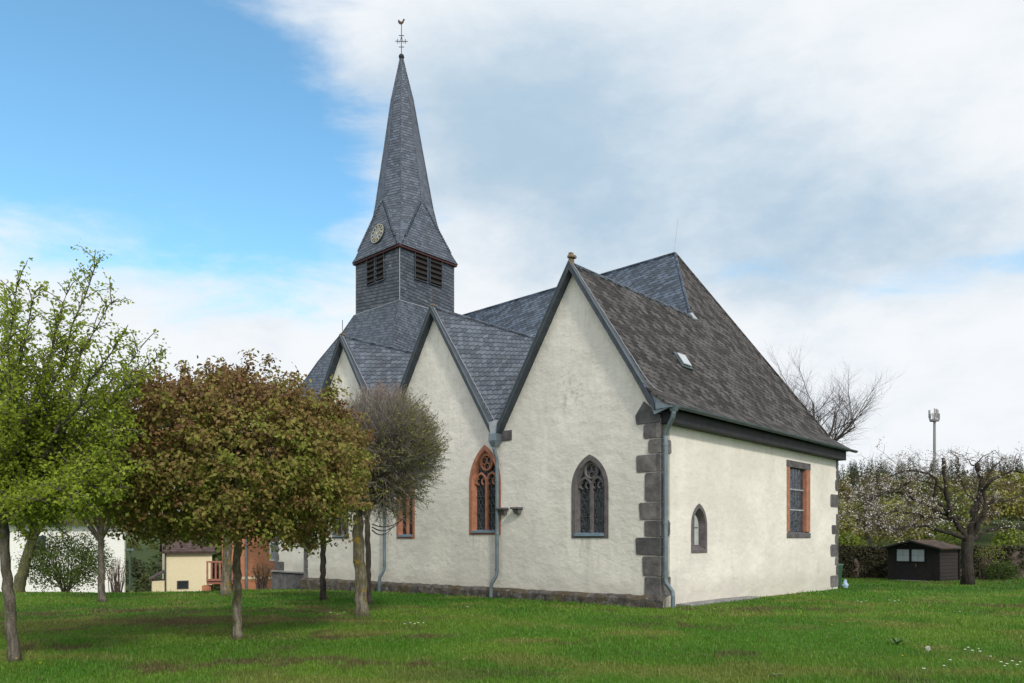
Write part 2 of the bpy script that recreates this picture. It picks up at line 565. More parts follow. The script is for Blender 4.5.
def glass(name, c=(0.010, 0.012, 0.016)):
    m, t, p = mat(name)
    o = t.new('ShaderNodeTexCoord').outputs['Object']
    v = t.new('ShaderNodeTexVoronoi'); t.l.new(o, v.inputs['Vector']); v.inputs['Scale'].default_value = 8.5
    r = t.new('ShaderNodeSeparateColor'); t.l.new(v.outputs['Color'], r.inputs[0])
    t.l.new(t.mix(r.outputs[0], c, tuple(x * 2.6 + 0.004 for x in c)), p.inputs['Base Color'])
    p.inputs['Roughness'].default_value = 0.14
    p.inputs['Specular IOR Level'].default_value = 0.5
    # each old pane sits at its own slight angle
    bump(t, p, t.math('ADD', t.noise(o, 6, 2), t.math('MULTIPLY', r.outputs[1], 0.2)), 0.35, 0.05)
    return m


M['glass'] = glass('old dark glass')
M['glass_blue'] = glass('old blue glass', (0.015, 0.020, 0.03))


def plinth_mat():
    m, t, p = mat('mossy plinth stone')
    o = t.new('ShaderNodeTexCoord').outputs['Object']
    v = t.new('ShaderNodeTexVoronoi'); t.l.new(t.mapping(o, scale=(1, 0.7, 1.5)), v.inputs['Vector']); v.inputs['Scale'].default_value = 3.4
    n = t.noise(o, 5, 7, 0.7)
    n2 = t.noise(t.mapping(o, loc=(2, 4, 1)), 9, 6, 0.7)
    c = t.mix(t.smooth(n, 0.35, 0.65), (0.035, 0.032, 0.030), (0.11, 0.10, 0.095))
    c = t.mix(t.math('MULTIPLY', t.smooth(n2, 0.58, 0.68), 0.8), c, (0.33, 0.31, 0.28))
    c = t.mix(t.math('MULTIPLY', t.smooth(t.noise(o, 2.2, 5, 0.7), 0.45, 0.6), 0.75), c, (0.075, 0.055, 0.022))
    t.l.new(c, p.inputs['Base Color'])
    p.inputs['Roughness'].default_value = 0.95
    bump(t, p, t.math('ADD', n, t.math('MULTIPLY', v.outputs['Distance'], -0.8)), 0.9, 0.05)
    return m


M['plinth'] = plinth_mat()


def bark(name, a, b, moss=None, moss_amt=0.5, zscale=0.25, lich=None):
    m, t, p = mat(name)
    o = t.new('ShaderNodeTexCoord').outputs['Object']
    n = t.noise(t.mapping(o, scale=(1, 1, zscale)), 16, 6, 0.65, 0.4)
    c = t.mix(t.smooth(n, 0.35, 0.66), a, b)
    if moss:
        c = t.mix(t.math('MULTIPLY', t.smooth(t.noise(o, 3.2, 5, 0.65), 0.44, 0.6), moss_amt), c, moss)
    if lich:
        c = t.mix(t.smooth(t.noise(t.mapping(o, loc=(3, 1, 2)), 7, 4, 0.6), 0.62, 0.66), c, lich)
    t.l.new(c, p.inputs['Base Color'])
    p.inputs['Roughness'].default_value = 0.95
    p.inputs['Specular IOR Level'].default_value = 0.2
    bump(t, p, t.math('ADD', n, t.math('MULTIPLY', t.noise(o, 40, 4, .6), .4)), 1.0, 0.05)
    return m


M['bark_pale'] = bark('pale maple bark', (0.10, 0.085, 0.065), (0.26, 0.235, 0.19), (0.085, 0.085, 0.025), 0.6, lich=(0.30, 0.19, 0.02))
M['bark_grey'] = bark('grey bark', (0.075, 0.065, 0.055), (0.20, 0.175, 0.15), (0.07, 0.07, 0.03), 0.4)
M['bark_brown'] = bark('brown bark', (0.055, 0.042, 0.034), (0.15, 0.12, 0.10), (0.09, 0.08, 0.05), 0.4)
M['bark_dark'] = bark('dark wet bark', (0.020, 0.016, 0.015), (0.062, 0.05, 0.046), (0.06, 0.06, 0.04), 0.35)
M['bark_green'] = bark('green algae bark', (0.075, 0.075, 0.05), (0.16, 0.155, 0.09), (0.11, 0.115, 0.04), 0.6)
M['twig'] = simple('bare twigs', (0.205, 0.185, 0.160), 0.9, var=0.3, bmp=0)
M['twig_brown'] = simple('brown twigs', (0.085, 0.058, 0.052), 0.9, var=0.3, bmp=0)
M['twig_far'] = simple('far bare twigs', (0.085, 0.066, 0.066), 0.9, var=0.2, bmp=0)


def leaf(name, stops, trans=0.3):
    m = bpy.data.materials.new(name); m.use_nodes = True
    t = NT(m.node_tree); t.n.clear()
    out = t.new('ShaderNodeOutputMaterial')
    g = t.new('ShaderNodeNewGeometry')
    o = t.new('ShaderNodeTexCoord').outputs['Object']
    f = t.math('ADD', t.math('MULTIPLY', g.outputs['Random Per Island'], 0.55), t.math('MULTIPLY', t.smooth(t.noise(o, 3.2, 5, 0.7), 0.3, 0.7), 0.45))
    c = t.ramp(f, stops)
    d = t.new('ShaderNodeBsdfPrincipled'); t.l.new(c, d.inputs['Base Color'])
    d.inputs['Roughness'].default_value = 0.6; d.inputs['Specular IOR Level'].default_value = 0.18
    tr = t.new('ShaderNodeBsdfTranslucent'); t.l.new(c, tr.inputs[0])
    mx = t.new('ShaderNodeMixShader'); mx.inputs[0].default_value = trans
    t.l.new(d.outputs[0], mx.inputs[1]); t.l.new(tr.outputs[0], mx.inputs[2])
    t.l.new(mx.outputs[0], out.inputs[0])
    return m


def pal_color(pal, f):
    ps = [p for p, c in pal]
    return np.stack([np.interp(f, ps, [c[k] for p, c in pal]) for k in range(3)], -1)


PAL = {
    'maroon': [(0.0, (0.150, 0.078, 0.040)), (0.25, (0.235, 0.155, 0.062)), (0.5, (0.240, 0.215, 0.056)), (0.75, (0.165, 0.205, 0.032)), (1.0, (0.28, 0.31, 0.07))],
    'bright': [(0.0, (0.13, 0.20, 0.018)), (0.5, (0.24, 0.33, 0.032)), (1.0, (0.36, 0.43, 0.07))],
    'dark': [(0.0, (0.025, 0.05, 0.010)), (0.5, (0.05, 0.09, 0.016)), (1.0, (0.09, 0.13, 0.025))],
}


def tinted(name, rough=0.8, trans=0.25):
    m = bpy.data.materials.new(name); m.use_nodes = True
    t = NT(m.node_tree); t.n.clear()
    out = t.new('ShaderNodeOutputMaterial')
    a = t.new('ShaderNodeAttribute', attribute_name='tint')
    d = t.new('ShaderNodeBsdfPrincipled'); t.l.new(a.outputs[0], d.inputs['Base Color'])
    d.inputs['Roughness'].default_value = rough; d.inputs['Specular IOR Level'].default_value = 0.2
    tr = t.new('ShaderNodeBsdfTranslucent'); t.l.new(a.outputs[0], tr.inputs[0])
    mx = t.new('ShaderNodeMixShader'); mx.inputs[0].default_value = trans
    t.l.new(d.outputs[0], mx.inputs[1]); t.l.new(tr.outputs[0], mx.inputs[2])
    t.l.new(mx.outputs[0], out.inputs[0])
    return m


M['leaf_maroon'] = leaf('reddish maple leaves', [(0.0, (0.090, 0.042, 0.016)), (0.28, (0.165, 0.092, 0.030)), (0.48, (0.150, 0.128, 0.026)), (0.75, (0.120, 0.150, 0.020)), (1.0, (0.20, 0.22, 0.045))], 0.3)
M['leaf_bright'] = leaf('fresh green leaves', [(0.0, (0.15, 0.21, 0.018)), (0.5, (0.27, 0.35, 0.035)), (1.0, (0.40, 0.46, 0.08))], 0.5)
M['leaf_dark'] = leaf('dark green leaves', [(0.0, (0.025, 0.05, 0.010)), (0.5, (0.05, 0.09, 0.016)), (1.0, (0.09, 0.13, 0.025))], 0.3)
M['leaf_mid'] = leaf('mid green leaves', [(0.0, (0.06, 0.10, 0.02)), (0.5, (0.11, 0.16, 0.04)), (1.0, (0.18, 0.23, 0.07))], 0.4)
M['leaf_small'] = leaf('small spring leaves', [(0.0, (0.11, 0.115, 0.028)), (0.5, (0.19, 0.20, 0.055)), (1.0, (0.29, 0.30, 0.095))], 0.45)
M['leaf_pink'] = leaf('pinkish buds', [(0.0, (0.22, 0.15, 0.13)), (1.0, (0.36, 0.26, 0.22))], 0.3)
M['blossom'] = leaf('white blossom', [(0.0, (0.50, 0.42, 0.42)), (0.5, (0.72, 0.66, 0.66)), (1.0, (0.85, 0.82, 0.82))], 0.3)
M['leaf_brown'] = leaf('brown dry shrub', [(0.0, (0.10, 0.06, 0.03)), (1.0, (0.20, 0.13, 0.06))], 0.3)
M['ivy'] = leaf('old ivy', [(0.0, (0.018, 0.018, 0.012)), (0.5, (0.045, 0.038, 0.022)), (0.85, (0.045, 0.062, 0.018)), (1.0, (0.12, 0.10, 0.09))], 0.15)
M['tint'] = tinted('woodland foliage')
M['leaves'] = tinted('broad leaves', 0.6, 0.38)
M['grass'] = tinted('grass blade', 0.42, 0.35)
M['grass'].node_tree.nodes['Principled BSDF'].inputs['Specular IOR Level'].default_value = 0.25


# ------------------------------------------------------------------ ground
def lawn_color(x, y):
    """own colour of the turf: green with worn brownish and mossy patches"""
    x = np.asarray(x, float); y = np.asarray(y, float)
    n1 = fbm(x * 0.55, y * 0.55, 4, 21); n2 = fbm(x * 3.4, y * 2.8, 4, 31); n3 = fbm(x * 0.18 + 5, y * 0.18, 3, 41)
    base = np.stack([0.078 + 0 * x, 0.195 + 0 * x, 0.017 + 0 * x], -1)
    light = np.array([0.140, 0.240, 0.028]); deep = np.array([0.050, 0.150, 0.012]); brown = np.array([0.125, 0.070, 0.052])
    straw = np.array([0.22, 0.215, 0.06])
    k = np.clip((n1 - 0.42) * 4, 0, 1)[..., None]; base = base * (1 - k * 0.8) + light * k * 0.8
    k = np.clip((0.5 - n3) * 4, 0, 1)[..., None]; base = base * (1 - k) + deep * k
    br = np.zeros_like(x)
    for px, py, rx, ry, a in BROWN:
        Y = FPX * EYE / (py - 537); X = (px - 512) / FPX * Y
        e = ((x - X) / rx) ** 2 + ((y - Y) / ry) ** 2
        br = np.maximum(br, a * np.exp(-e))
    br = np.clip((br * 1.1 + (n2 - 0.5) * 2.4 + (n1 - 0.5) * 1.0) * 1.6 - 0.42, 0, 1) * np.clip(br * 8, 0, 1)
    br = np.maximum(br, np.clip((fbm(x * 0.9 + 9, y * 0.9 + 3, 4, 51) - 0.66) * 5, 0, 0.5))
    k = br[..., None] * 0.78; base = base * (1 - k) + brown * k
    k = np.clip((fbm(x * .8 + 2, y * 1.1, 4, 61) - 0.60) * 6, 0, 0.55)[..., None]; base = base * (1 - k) + straw * k
    return base


BROWN = [(165, 622, 2.6, 1.0, 0.9), (250, 618, 2.6, 0.9, 0.9), (110, 610, 2.2, 1.1, 0.8), (60, 630, 1.6, .6, .5), (250, 662, 1.0, 0.35, 0.8),
         (170, 668, 0.8, 0.3, 0.6), (345, 636, 1.2, 0.5, 0.7), (430, 636, 0.6, 0.35, 0.8), (300, 608, 2.0, 1.0, 0.7), (770, 607, 1.6, 0.7, 0.7),
         (1000, 602, 1.5, 0.7, 0.5), (650, 625, 1.2, 0.5, 0.45), (590, 640, 1.2, .4, .35), (380, 665, .8, .3, .5), (720, 655, 1.2, .3, .3), (40, 650, 1, .4, .5)]


def ground_mat():
    m, t, p = mat('turf soil')
    a = t.new('ShaderNodeAttribute', attribute_name='tint')
    o = t.new('ShaderNodeTexCoord').outputs['Object']
    n = t.noise(o, 9, 7, 0.7)
    c = t.mix(1.0, a.outputs[0], t.ramp(n, [(0.25, 0.55), (0.75, 1.15)]), 'MULTIPLY')
    t.l.new(c, p.inputs['Base Color'])
    p.inputs['Roughness'].default_value = 1.0
    p.inputs['Specular IOR Level'].default_value = 0.1
    bump(t, p, t.noise(o, 14, 6, 0.7), 0.8, 0.06)
    return m


def make_ground():
    ys = np.concatenate([np.linspace(-30, 4, 12)[:-1], np.linspace(4, 60, 150)[:-1], 60 * np.exp(np.linspace(0, math.log(40), 70))])
    s = np.linspace(-1, 1, 181)
    xs0 = np.sinh(s * 2.2) / math.sinh(2.2)
    X = np.zeros((len(ys), len(xs0))); Y = np.zeros_like(X)
    for i, y in enumerate(ys):
        X[i] = xs0 * (60 + 1.5 * max(y, 0)); Y[i] = y
    Z = gz(X, Y)
    V = np.stack([X, Y, Z], -1).reshape(-1, 3)
    ny, nx = X.shape
    i = np.arange(ny - 1)[:, None] * nx + np.arange(nx - 1)[None]
    F = np.stack([i, i + 1, i + nx + 1, i + nx], -1).reshape(-1, 4)
    c = lawn_color(X.ravel(), Y.ravel()) * 0.8
    far = sig((Y.ravel() - 55) / 6)[:, None]
    fld = np.array([0.060, 0.085, 0.030]) * (0.6 + 0.8 * fbm(X.ravel() * 0.03, Y.ravel() * 0.03, 3, 71))[:, None]
    c = c * (1 - far) + fld * far
    o = np_obj('ground', V, F, ground_mat(), col=c, smooth=True)
    tag(o, kind='structure')
    return o


make_ground()

# ------------------------------------------------------------------ church frame
K = Vector((3.6, 18.0, 0.0))
UA = Vector((-0.735, 0.678, 0)).normalized()   # local y: along the three gables
VB = Vector((0.678, 0.735, 0)).normalized()    # local x: along the lit side wall
RZ = math.atan2(VB.y, VB.x)
church = thing('church', 'white plastered stone church with three steep gables, slate roofs and a pointed tower', 'church', K, RZ)


def inside_church(x, y, pad=0.0):
    rx = np.asarray(x) - K.x; ry = np.asarray(y) - K.y
    b = rx * VB.x + ry * VB.y; a = rx * UA.x + ry * UA.y
    return (b > -pad) & (b < 13) & (a > -pad) & (a < 27)


HZ = 8.92       # gable ridge height
SL = 1.55       # gable slope
CEN = [2.64, 8.20, 13.15]
WEST = 15.9
EAST_LEN = 12.2


def gP(s, z, d=0.0):      # point on the gable wall, d outward
    return (-d, s, z)


def eP(s, z, d=0.0):      # point on the side wall, d outward
    return (s, -d, z)


def arch(c, hw, z0, zs, za, n=9):
    pts = [(c - hw, z0)]
    r = za - zs
    k = (r * r - hw * hw) / (2 * hw)
    Rr = hw + k
    a_end = math.atan2(r, k)
    L = []
    for i in range(n + 1):
        t = a_end * i / n
        L.append((c + k - Rr * math.cos(t), zs + Rr * math.sin(t)))
    pts += L
    pts += [(2 * c - x, z) for x, z in reversed(L[:-1])]
    pts.append((c + hw, z0))
    return pts       # from bottom left, over the top, to bottom right


def rect(c, hw, z0, z1):
    return [(c - hw, z0), (c - hw, z1), (c + hw, z1), (c + hw, z0)]


def wall_with_holes(name, outer, holes, fn, m, parent, depth=0.45, flip=False):
    """sheet with holes, thickened inward"""
    bm = bmesh.new()
    edges = []
    for loop in [outer] + holes:
        vs = [bm.verts.new(fn(s, z, 0)) for s, z in loop]
        for i in range(len(vs)):
            edges.append(bm.edges.new((vs[i], vs[(i + 1) % len(vs)])))
    bmesh.ops.triangle_fill(bm, use_beauty=True, use_dissolve=False, edges=edges)
    me = bpy.data.meshes.new(name)
    nrm = Vector(fn(0, 0, 1)) - Vector(fn(0, 0, 0))
    for f in bm.faces:
        f.normal_update()
        if f.normal.dot(nrm) < 0:
            f.normal_flip()
    bm.to_mesh(me); bm.free()
    auto_uv(me)
    me.materials.append(m)
    o = bpy.data.objects.new(name, me)
    COL.objects.link(o); o.parent = parent
    md = o.modifiers.new('thickness', 'SOLIDIFY'); md.thickness = depth; md.offset = -1
    return o


def surround(fn, outer, inner_front, inner_back, m, parent, name='surround', proud=0.014, deep=0.15):
    mb = MB()
    n = len(outer)
    A = [fn(s, z, proud) for s, z in outer]
    A0 = [fn(s, z, -0.05) for s, z in outer]
    B = [fn(s, z, proud) for s, z in inner_front]
    C = [fn(s, z, -deep) for s, z in inner_back]
    b = len(mb.v)
    mb.v += A + B + C + A0
    for i in range(n):
        j = (i + 1) % n
        mb.f.append((b + i, b + j, b + n + j, b + n + i))
        mb.f.append((b + n + i, b + n + j, b + 2 * n + j, b + 2 * n + i))
        mb.f.append((b + 3 * n + i, b + 3 * n + j, b + j, b + i))
    return mb.build(name, m, parent)


def pip(pt, poly):
    x, y = pt; c = False
    for i in range(len(poly)):
        x1, y1 = poly[i]; x2, y2 = poly[i - 1]
        if (y1 > y) != (y2 > y) and x < (x2 - x1) * (y - y1) / (y2 - y1) + x1:
            c = not c
    return c


def hex_cames(fn, poly, d, cell=0.15, el=1.25, r=0.0062):
    mb = MB()
    xs = [p[0] for p in poly]; zs = [p[1] for p in poly]
    hw = cell / 2; hh = cell * el / 2
    row = 0; z = min(zs)
    while z < max(zs) + cell:
        x = min(xs) + (hw if row % 2 else 0)
        while x < max(xs) + cell:
            P = [(x - hw, z - hh * .5), (x, z - hh), (x + hw, z - hh * .5), (x + hw, z + hh * .5)]
            for a, b in ((P[0], P[1]), (P[1], P[2]), (P[2], P[3])):
                mid = ((a[0] + b[0]) / 2, (a[1] + b[1]) / 2)
                if pip(mid, poly):
                    mb.tube([fn(*a, d), fn(*b, d)], r, 4, cap=False)
            x += cell
        z += hh * 1.5; row += 1
    return mb


def gothic_window(c, hw, z0, zs, za, m, fwid, label, lights=2, tracery=True, cell=0.15, fn=gP):
    root = None
    outer = arch(c, hw, z0, zs, za, 10)
    inf = arch(c, hw - fwid * 0.6, z0 + 0.10, zs, za - fwid * 0.75, 10)
    inb = arch(c, hw - fwid, z0 + 0.14, zs, za - fwid * 1.35, 10)
    hole = arch(c, hw - 0.03, z0 + 0.03, zs, za - 0.035, 10)
    fr = surround(fn, outer, inf, inb, m, church, 'window')
    if label: fr['label'] = label
    g = MB(); g.poly([fn(s, z, -0.135) for s, z in inb])
    g.build('pane', M['glass'], fr)
    cm = hex_cames(fn, inb, -0.125, cell)
    cm.build('leading', M['came'], fr)
    iw = hw - fwid
    t = MB()
    if lights == 2:
        mw = 0.052
        zt = zs + 0.05
        t.hexa([fn(c - mw, z0 + .14, -0.13), fn(c + mw, z0 + .14, -0.13), fn(c + mw * .6, z0 + .14, -0.045), fn(c - mw * .6, z0 + .14, -0.045)],
               [fn(c - mw, zt, -0.13), fn(c + mw, zt, -0.13), fn(c + mw * .6, zt, -0.045), fn(c - mw * .6, zt, -0.045)])
        if tracery:
            q = iw / 2
            for sgn in (-1, 1):
                cc = c + sgn * q
                a = arch(cc, q, zs - 0.02, zs, zs + q * 1.35, 7)
                t.tube([fn(s, z, -0.085) for s, z in a[1:-1]], 0.042, 6)
                # cusps of the trefoil head
                for k in (-1, 1):
                    ring = [fn(cc + k * q * .46 + q * .40 * math.cos(h), zs + q * .28 + q * .40 * math.sin(h), -0.095) for h in np.linspace(math.pi * (.5 if k > 0 else -.5), math.pi * (.5 if k > 0 else -.5) + math.pi * -k, 7)]
                    t.tube(ring, 0.024, 5)
            rr = min(iw * 0.50, (za - zs) * 0.32)
            zc = zs + (za - fwid - zs) * 0.66
            t.tube([fn(c + rr * math.cos(h), zc + rr * math.sin(h), -0.085) for h in np.linspace(0, 2 * math.pi, 19)], 0.040, 6)
            for h0 in (0.5, 2.6, 4.7):
                t.tube([fn(c + rr * (.48 * math.cos(h0) + .46 * math.cos(h)), zc + rr * (.48 * math.sin(h0) + .46 * math.sin(h)), -0.10) for h in np.linspace(h0 + 1.0, h0 + 2 * math.pi - 1.0, 9)], 0.02, 5)
        t.build('tracery', m, fr, smooth=False, bevel=0)
    # saddle bars
    for k in (0.33, 0.66):
        b = MB()
        zz = z0 + .14 + (zs - z0) * k
        b.tube([fn(c - iw, zz, -0.115), fn(c + iw, zz, -0.115)], 0.008, 4)
        b.build('saddle_bar', M['came'], fr)
    s = MB()
    s.hexa([fn(c - iw - .08, z0 + .055, .05), fn(c + iw + .08, z0 + .055, .05), fn(c + iw, z0 + .07, -.2), fn(c - iw, z0 + .07, -.2)],
           [fn(c - iw - .08, z0 + .115, .05), fn(c + iw + .08, z0 + .115, .05), fn(c + iw, z0 + .16, -.2), fn(c - iw, z0 + .16, -.2)])
    s.build('sill', M['sill_blue'], fr)
    return hole


holes = []
holes.append(gothic_window(2.12, 0.60, 1.62, 2.95, 3.82, M['basalt2'], 0.20, 'grey stone pointed window with two lights and honeycomb glass'))
holes.append(gothic_window(6.0, 0.66, 1.72, 3.25, 4.40, M['sandstone'], 0.20, 'red sandstone pointed window with flowing tracery beside the downpipe'))
holes.append(gothic_window(9.7, 0.47, 1.60, 3.15, 3.95, M['sandstone'], 0.17, 'narrow red sandstone window behind the twiggy tree'))
holes.append(gothic_window(13.45, 0.5, 1.60, 3.15, 3.95, M['basalt2'], 0.18, 'window hidden behind the tree crowns'))


def zr(a):
    return max(HZ - SL * abs(a - c) for c in CEN)


out = [(0.0, -0.8), (0.0, 4.55)]
mids = []
prof = [(0.33, 4.95)]
for i, c in enumerate(CEN):
    prof.append((c, HZ - 0.16))
    if i < 2:
        mm = (c + CEN[i + 1]) / 2
        prof.append((mm, HZ - SL * (mm - c) - 0.16))
prof.append((WEST, HZ - SL * (WEST - CEN[2]) - 0.16))
out += prof + [(WEST, -0.8)]
wall_with_holes('wall', out, holes, gP, M['plaster'], church)

# side wall, lit
ehole = []
# small lancet
c0, hw = 1.93, 0.42
o_ = arch(c0, hw, 1.23, 1.95, 2.53, 8)
inf = arch(c0, hw - 0.09, 1.31, 1.95, 2.41, 8)
inb = arch(c0 + 0.02, hw - 0.16, 1.44, 1.95, 2.26, 8)
sw = surround(eP, o_, inf, inb, M['basalt2'], church, 'window', deep=0.19)
sw['label'] = 'small grey stone lancet window low in the side wall'
g = MB(); g.poly([eP(s, z, -0.17) for s, z in inb]); g.build('pane', simple('pale lancet pane', (.42, .45, .45), .3, var=.15, bmp=0), sw)  # pane in a pale grey tone
g = MB(); g.tube([eP(c0 + .02, 1.45, -.16), eP(c0 + .02, 2.2, -.16)], .012, 5); g.tube([eP(c0 - .2, 1.9, -.16), eP(c0 + .22, 1.9, -.16)], .012, 5)
g.build('leading', M['came'], sw)
ehole.append(arch(c0, hw - 0.03, 1.26, 1.95, 2.49, 8))
# tall rectangular window: red jambs, grey lintel and sill
c1, h1, za, zb = 8.575, 0.975, 1.62, 4.10
ehole.append(rect(c1, h1 - 0.06, za + 0.06, zb - 0.06))
win = MB()
IW = 0.66
DEEP = 0.12
jambs = []
for sgn in (-1, 1):
    win = MB(); jambs.append(win)
    a0, a1 = c1 + sgn * h1 * (1.0), c1 + sgn * (IW + 0.03) - .04
    b1 = c1 + sgn * IW - .04
    lo = [eP(a0, za + .2, .015), eP(a1, za + .2, .015), eP(b1, za + .2, -DEEP), eP(a0, za + .2, -DEEP)]
    hi = [eP(a0, zb - .2, .015), eP(a1, zb - .2, .015), eP(b1, zb - .2, -DEEP), eP(a0, zb - .2, -DEEP)]
    win.hexa(lo, hi)
l = MB()
l.hexa([eP(c1 - h1 - .02, zb - .2, .02), eP(c1 + h1 + .02, zb - .2, .02), eP(c1 + h1, zb - .2, -DEEP), eP(c1 - h1, zb - .2, -DEEP)],
       [eP(c1 - h1 - .02, zb + .02, .02), eP(c1 + h1 + .02, zb + .02, .02), eP(c1 + h1, zb + .02, -DEEP), eP(c1 - h1, zb + .02, -DEEP)])
fr = l.build('window', M['basalt'], church, bevel=0.012)
fr['label'] = 'tall rectangular leaded window with red sandstone jambs under a grey lintel'
for jm in jambs:
    jm.build('jamb', M['sandstone'], fr, bevel=0.01)
l = MB()
l.hexa([eP(c1 - h1, za, .03), eP(c1 + h1, za, .03), eP(c1 + h1, za, -DEEP), eP(c1 - h1, za, -DEEP)],
       [eP(c1 - h1, za + .16, .03), eP(c1 + h1, za + .16, .03), eP(c1 + h1, za + .2, -DEEP), eP(c1 - h1, za + .2, -DEEP)])
l.build('sill', M['basalt'], fr, bevel=0.012)
l = MB(); l.poly([eP(c1 - .04 - IW, za + .2, -.105), eP(c1 - .04 + IW, za + .2, -.105), eP(c1 - .04 + IW, zb - .2, -.105), eP(c1 - .04 - IW, zb - .2, -.105)])
l.build('pane', M['glass_blue'], fr)
l = MB()
zz0, zz1 = za + .2, zb - .2
for i in range(1, 6):
    s = c1 - .04 - IW + 2 * IW * i / 6
    l.tube([eP(s + rnd.uniform(-.03, .03), zz0, -.098), eP(s + rnd.uniform(-.03, .03), zz1, -.098)], 0.005, 4)
for i in range(1, 22):
    z = zz0 + (zz1 - zz0) * i / 22
    for k in range(6):
        if rnd.random() < 0.62:
            s = c1 - .04 - IW + 2 * IW * k / 6
            l.tube([eP(s, z, -.098), eP(s + 2 * IW / 6, z + rnd.uniform(-.05, .05), -.098)], 0.0045, 4)
l.build('leading', M['came'], fr)
for k in (0.345, 0.665):
    z = zz0 + (zz1 - zz0) * k
    l = MB()
    l.box(c1 - .04 - IW, c1 - .04 + IW, .07, .093, z - .022, z + .022)
    l.build('glazing_bar', M['lead'], fr)
wall_with_holes('wall', [(0.0, -0.8), (0.0, 4.55), (EAST_LEN, 4.55), (EAST_LEN, -0.8)], ehole, eP, M['plaster'], church)
mb = MB()
mb.poly([(EAST_LEN, 0.0, -1), (EAST_LEN, 19, -1), (EAST_LEN, 19, 4.8), (EAST_LEN, 0.0, 4.8)])
mb.poly([(0.02, WEST - .01, -1.2), (0.02, WEST - .01, 4.5), (4.8, WEST - .01, 4.5), (4.8, WEST - .01, -1.2)])
mb.build('wall', M['plaster'], church)
# tower block walls further west
mb = MB()
mb.poly([(4.7, WEST, -2), (4.7, WEST, 6.5), (4.7, 26.4, 6.5), (4.7, 26.4, -2)])
mb.poly([(4.7, 26.4, -2), (4.7, 26.4, 6.5), (13.3, 26.4, 6.5), (13.3, 26.4, -2)])
mb.poly([(13.3, 26.4, -2), (13.3, 26.4, 6.5), (13.3, 16.7, 6.5), (13.3, 16.7, -2)])
mb.build('wall', M['plaster'], church)

# roofs --------------------------------------------------------------
XV = -0.20
APEX = (9.0, 4.84, 12.35)
HIP = (6.2, 2.64, 8.92)
r = MB()
r.v = [(XV, 2.64, HZ), (XV, .33, 5.34), (12.2, .33, 5.34), APEX, HIP, (XV, -.42, 4.80), (12.65, -.42, 4.80)]
r.f = [(0, 1, 2, 3, 4), (1, 5, 6, 2)]
r.build('roof', M['slate_brown'], church, solid=0.07)
r = MB()
MSL = (12.35 - 8.92) / 2.8
r.poly([HIP, APEX, (9.0, 20.5, 12.35), (3.0, 20.5, 12.35 - 6 * MSL), (3.0, 2.64, 12.35 - 6 * MSL)][::-1])
r.build('roof', M['slate_blue'], church, solid=0.05)
r = MB()
r.poly([APEX, (12.2, .33, 5.34), (12.65, -.42, 4.8), (12.65, 20.5, 4.8), (9.0, 20.5, 12.35)])
r.build('roof', M['slate_blue'], church, solid=0.05)
for i, c in enumerate(CEN):
    r = MB()
    for sgn in (-1, 1):
        if i == 0 and sgn < 0:
            continue
        if i < 2 and sgn > 0: edge = (c + CEN[i + 1]) / 2
        elif sgn < 0: edge = (c + CEN[i - 1]) / 2
        else: edge = WEST + 0.15
        ze = HZ - SL * abs(edge - c)
        xe = HIP[0] - (HZ - ze) / MSL
        pts = [(XV, c, HZ), (XV, edge, ze), (xe + .03, edge, ze), (HIP[0] + .03, c, HZ)]
        r.poly(pts if sgn > 0 else pts[::-1])
    # consistent outward normals
    o = r.build('gable_roof', M['slate_gable'], church)
    for p_ in o.data.polygons:
        if p_.normal.z < 0:
            p_.flip()
    o.data.update()
    md = o.modifiers.new('thickness', 'SOLIDIFY'); md.thickness = 0.06; md.offset = -1

for o in list(church.children):
    if o.name.startswith('roof'):
        for p_ in o.data.polygons:
            if p_.normal.z < 0:
                p_.flip()
        o.data.update()

# ridge and hip slates
def cap(pts, name='ridge_cap', rad=0.07, m='slate_blue'):
    mb = MB(); mb.tube(pts, rad, 6); return mb.build(name, M[m], church)


for c in CEN:
    cap([(XV + .02, c, HZ + .0), (HIP[0], c, HZ + .0)], rad=0.055, m='slate_gable')
cap([(HIP[0], HIP[1], HIP[2] - .01), (APEX[0], APEX[1], APEX[2] - .01)], rad=0.05)
cap([(9.0, 4.84, 12.34), (9.0, 20, 12.34)], rad=0.06)
cap([APEX, (12.2, .33, 5.34)], rad=0.05, m='slate_brown')

# verge boards, gable by gable
def verge(pts, dz=0.165, x0=-0.235, x1=0.0, lift=0.03):
    mb = MB()
    for (a0, z0), (a1, z1) in zip(pts[:-1], pts[1:]):
        if a0 > a1:
            (a0, z0), (a1, z1) = (a1, z1), (a0, z0)
        mb.hexa([(x0, a0, z0 - dz), (x1, a0, z0 - dz), (x1, a0, z0 + lift), (x0, a0, z0 + lift)],
                [(x0, a1, z1 - dz), (x1, a1, z1 - dz), (x1, a1, z1 + lift), (x0, a1, z1 + lift)])
    return mb


for i, c in enumerate(CEN):
    lo = (c + CEN[i - 1]) / 2 if i else None
    hi = (c + CEN[i + 1]) / 2 if i < 2 else WEST + .1
    pts = []
    if i == 0:
        pts = [(0.03, HZ - SL * 2.61)]
    else:
        pts = [(lo + .03, HZ - SL * (c - lo - .03))]
    pts += [(c, HZ)]
    verge(pts).build('bargeboard', M['barge'], church)
    verge([(c, HZ - .002), (hi - .03, HZ - SL * (hi - .03 - c))], x0=-0.232).build('bargeboard', M['barge'], church)
    # thin lead edge above the slates
    e = MB()
    e.tube([(XV - .03, c, HZ + .05), (XV - .03, pts[0][0] if i else .33, (pts[0][1] if i else 5.34) + .05)], 0.022, 5)
    e.tube([(XV - .03, c, HZ + .05), (XV - .03, hi - .03, HZ - SL * (hi - .03 - c) + .05)], 0.022, 5)
    e.build('verge_edge', M['zinc_dark'], church)
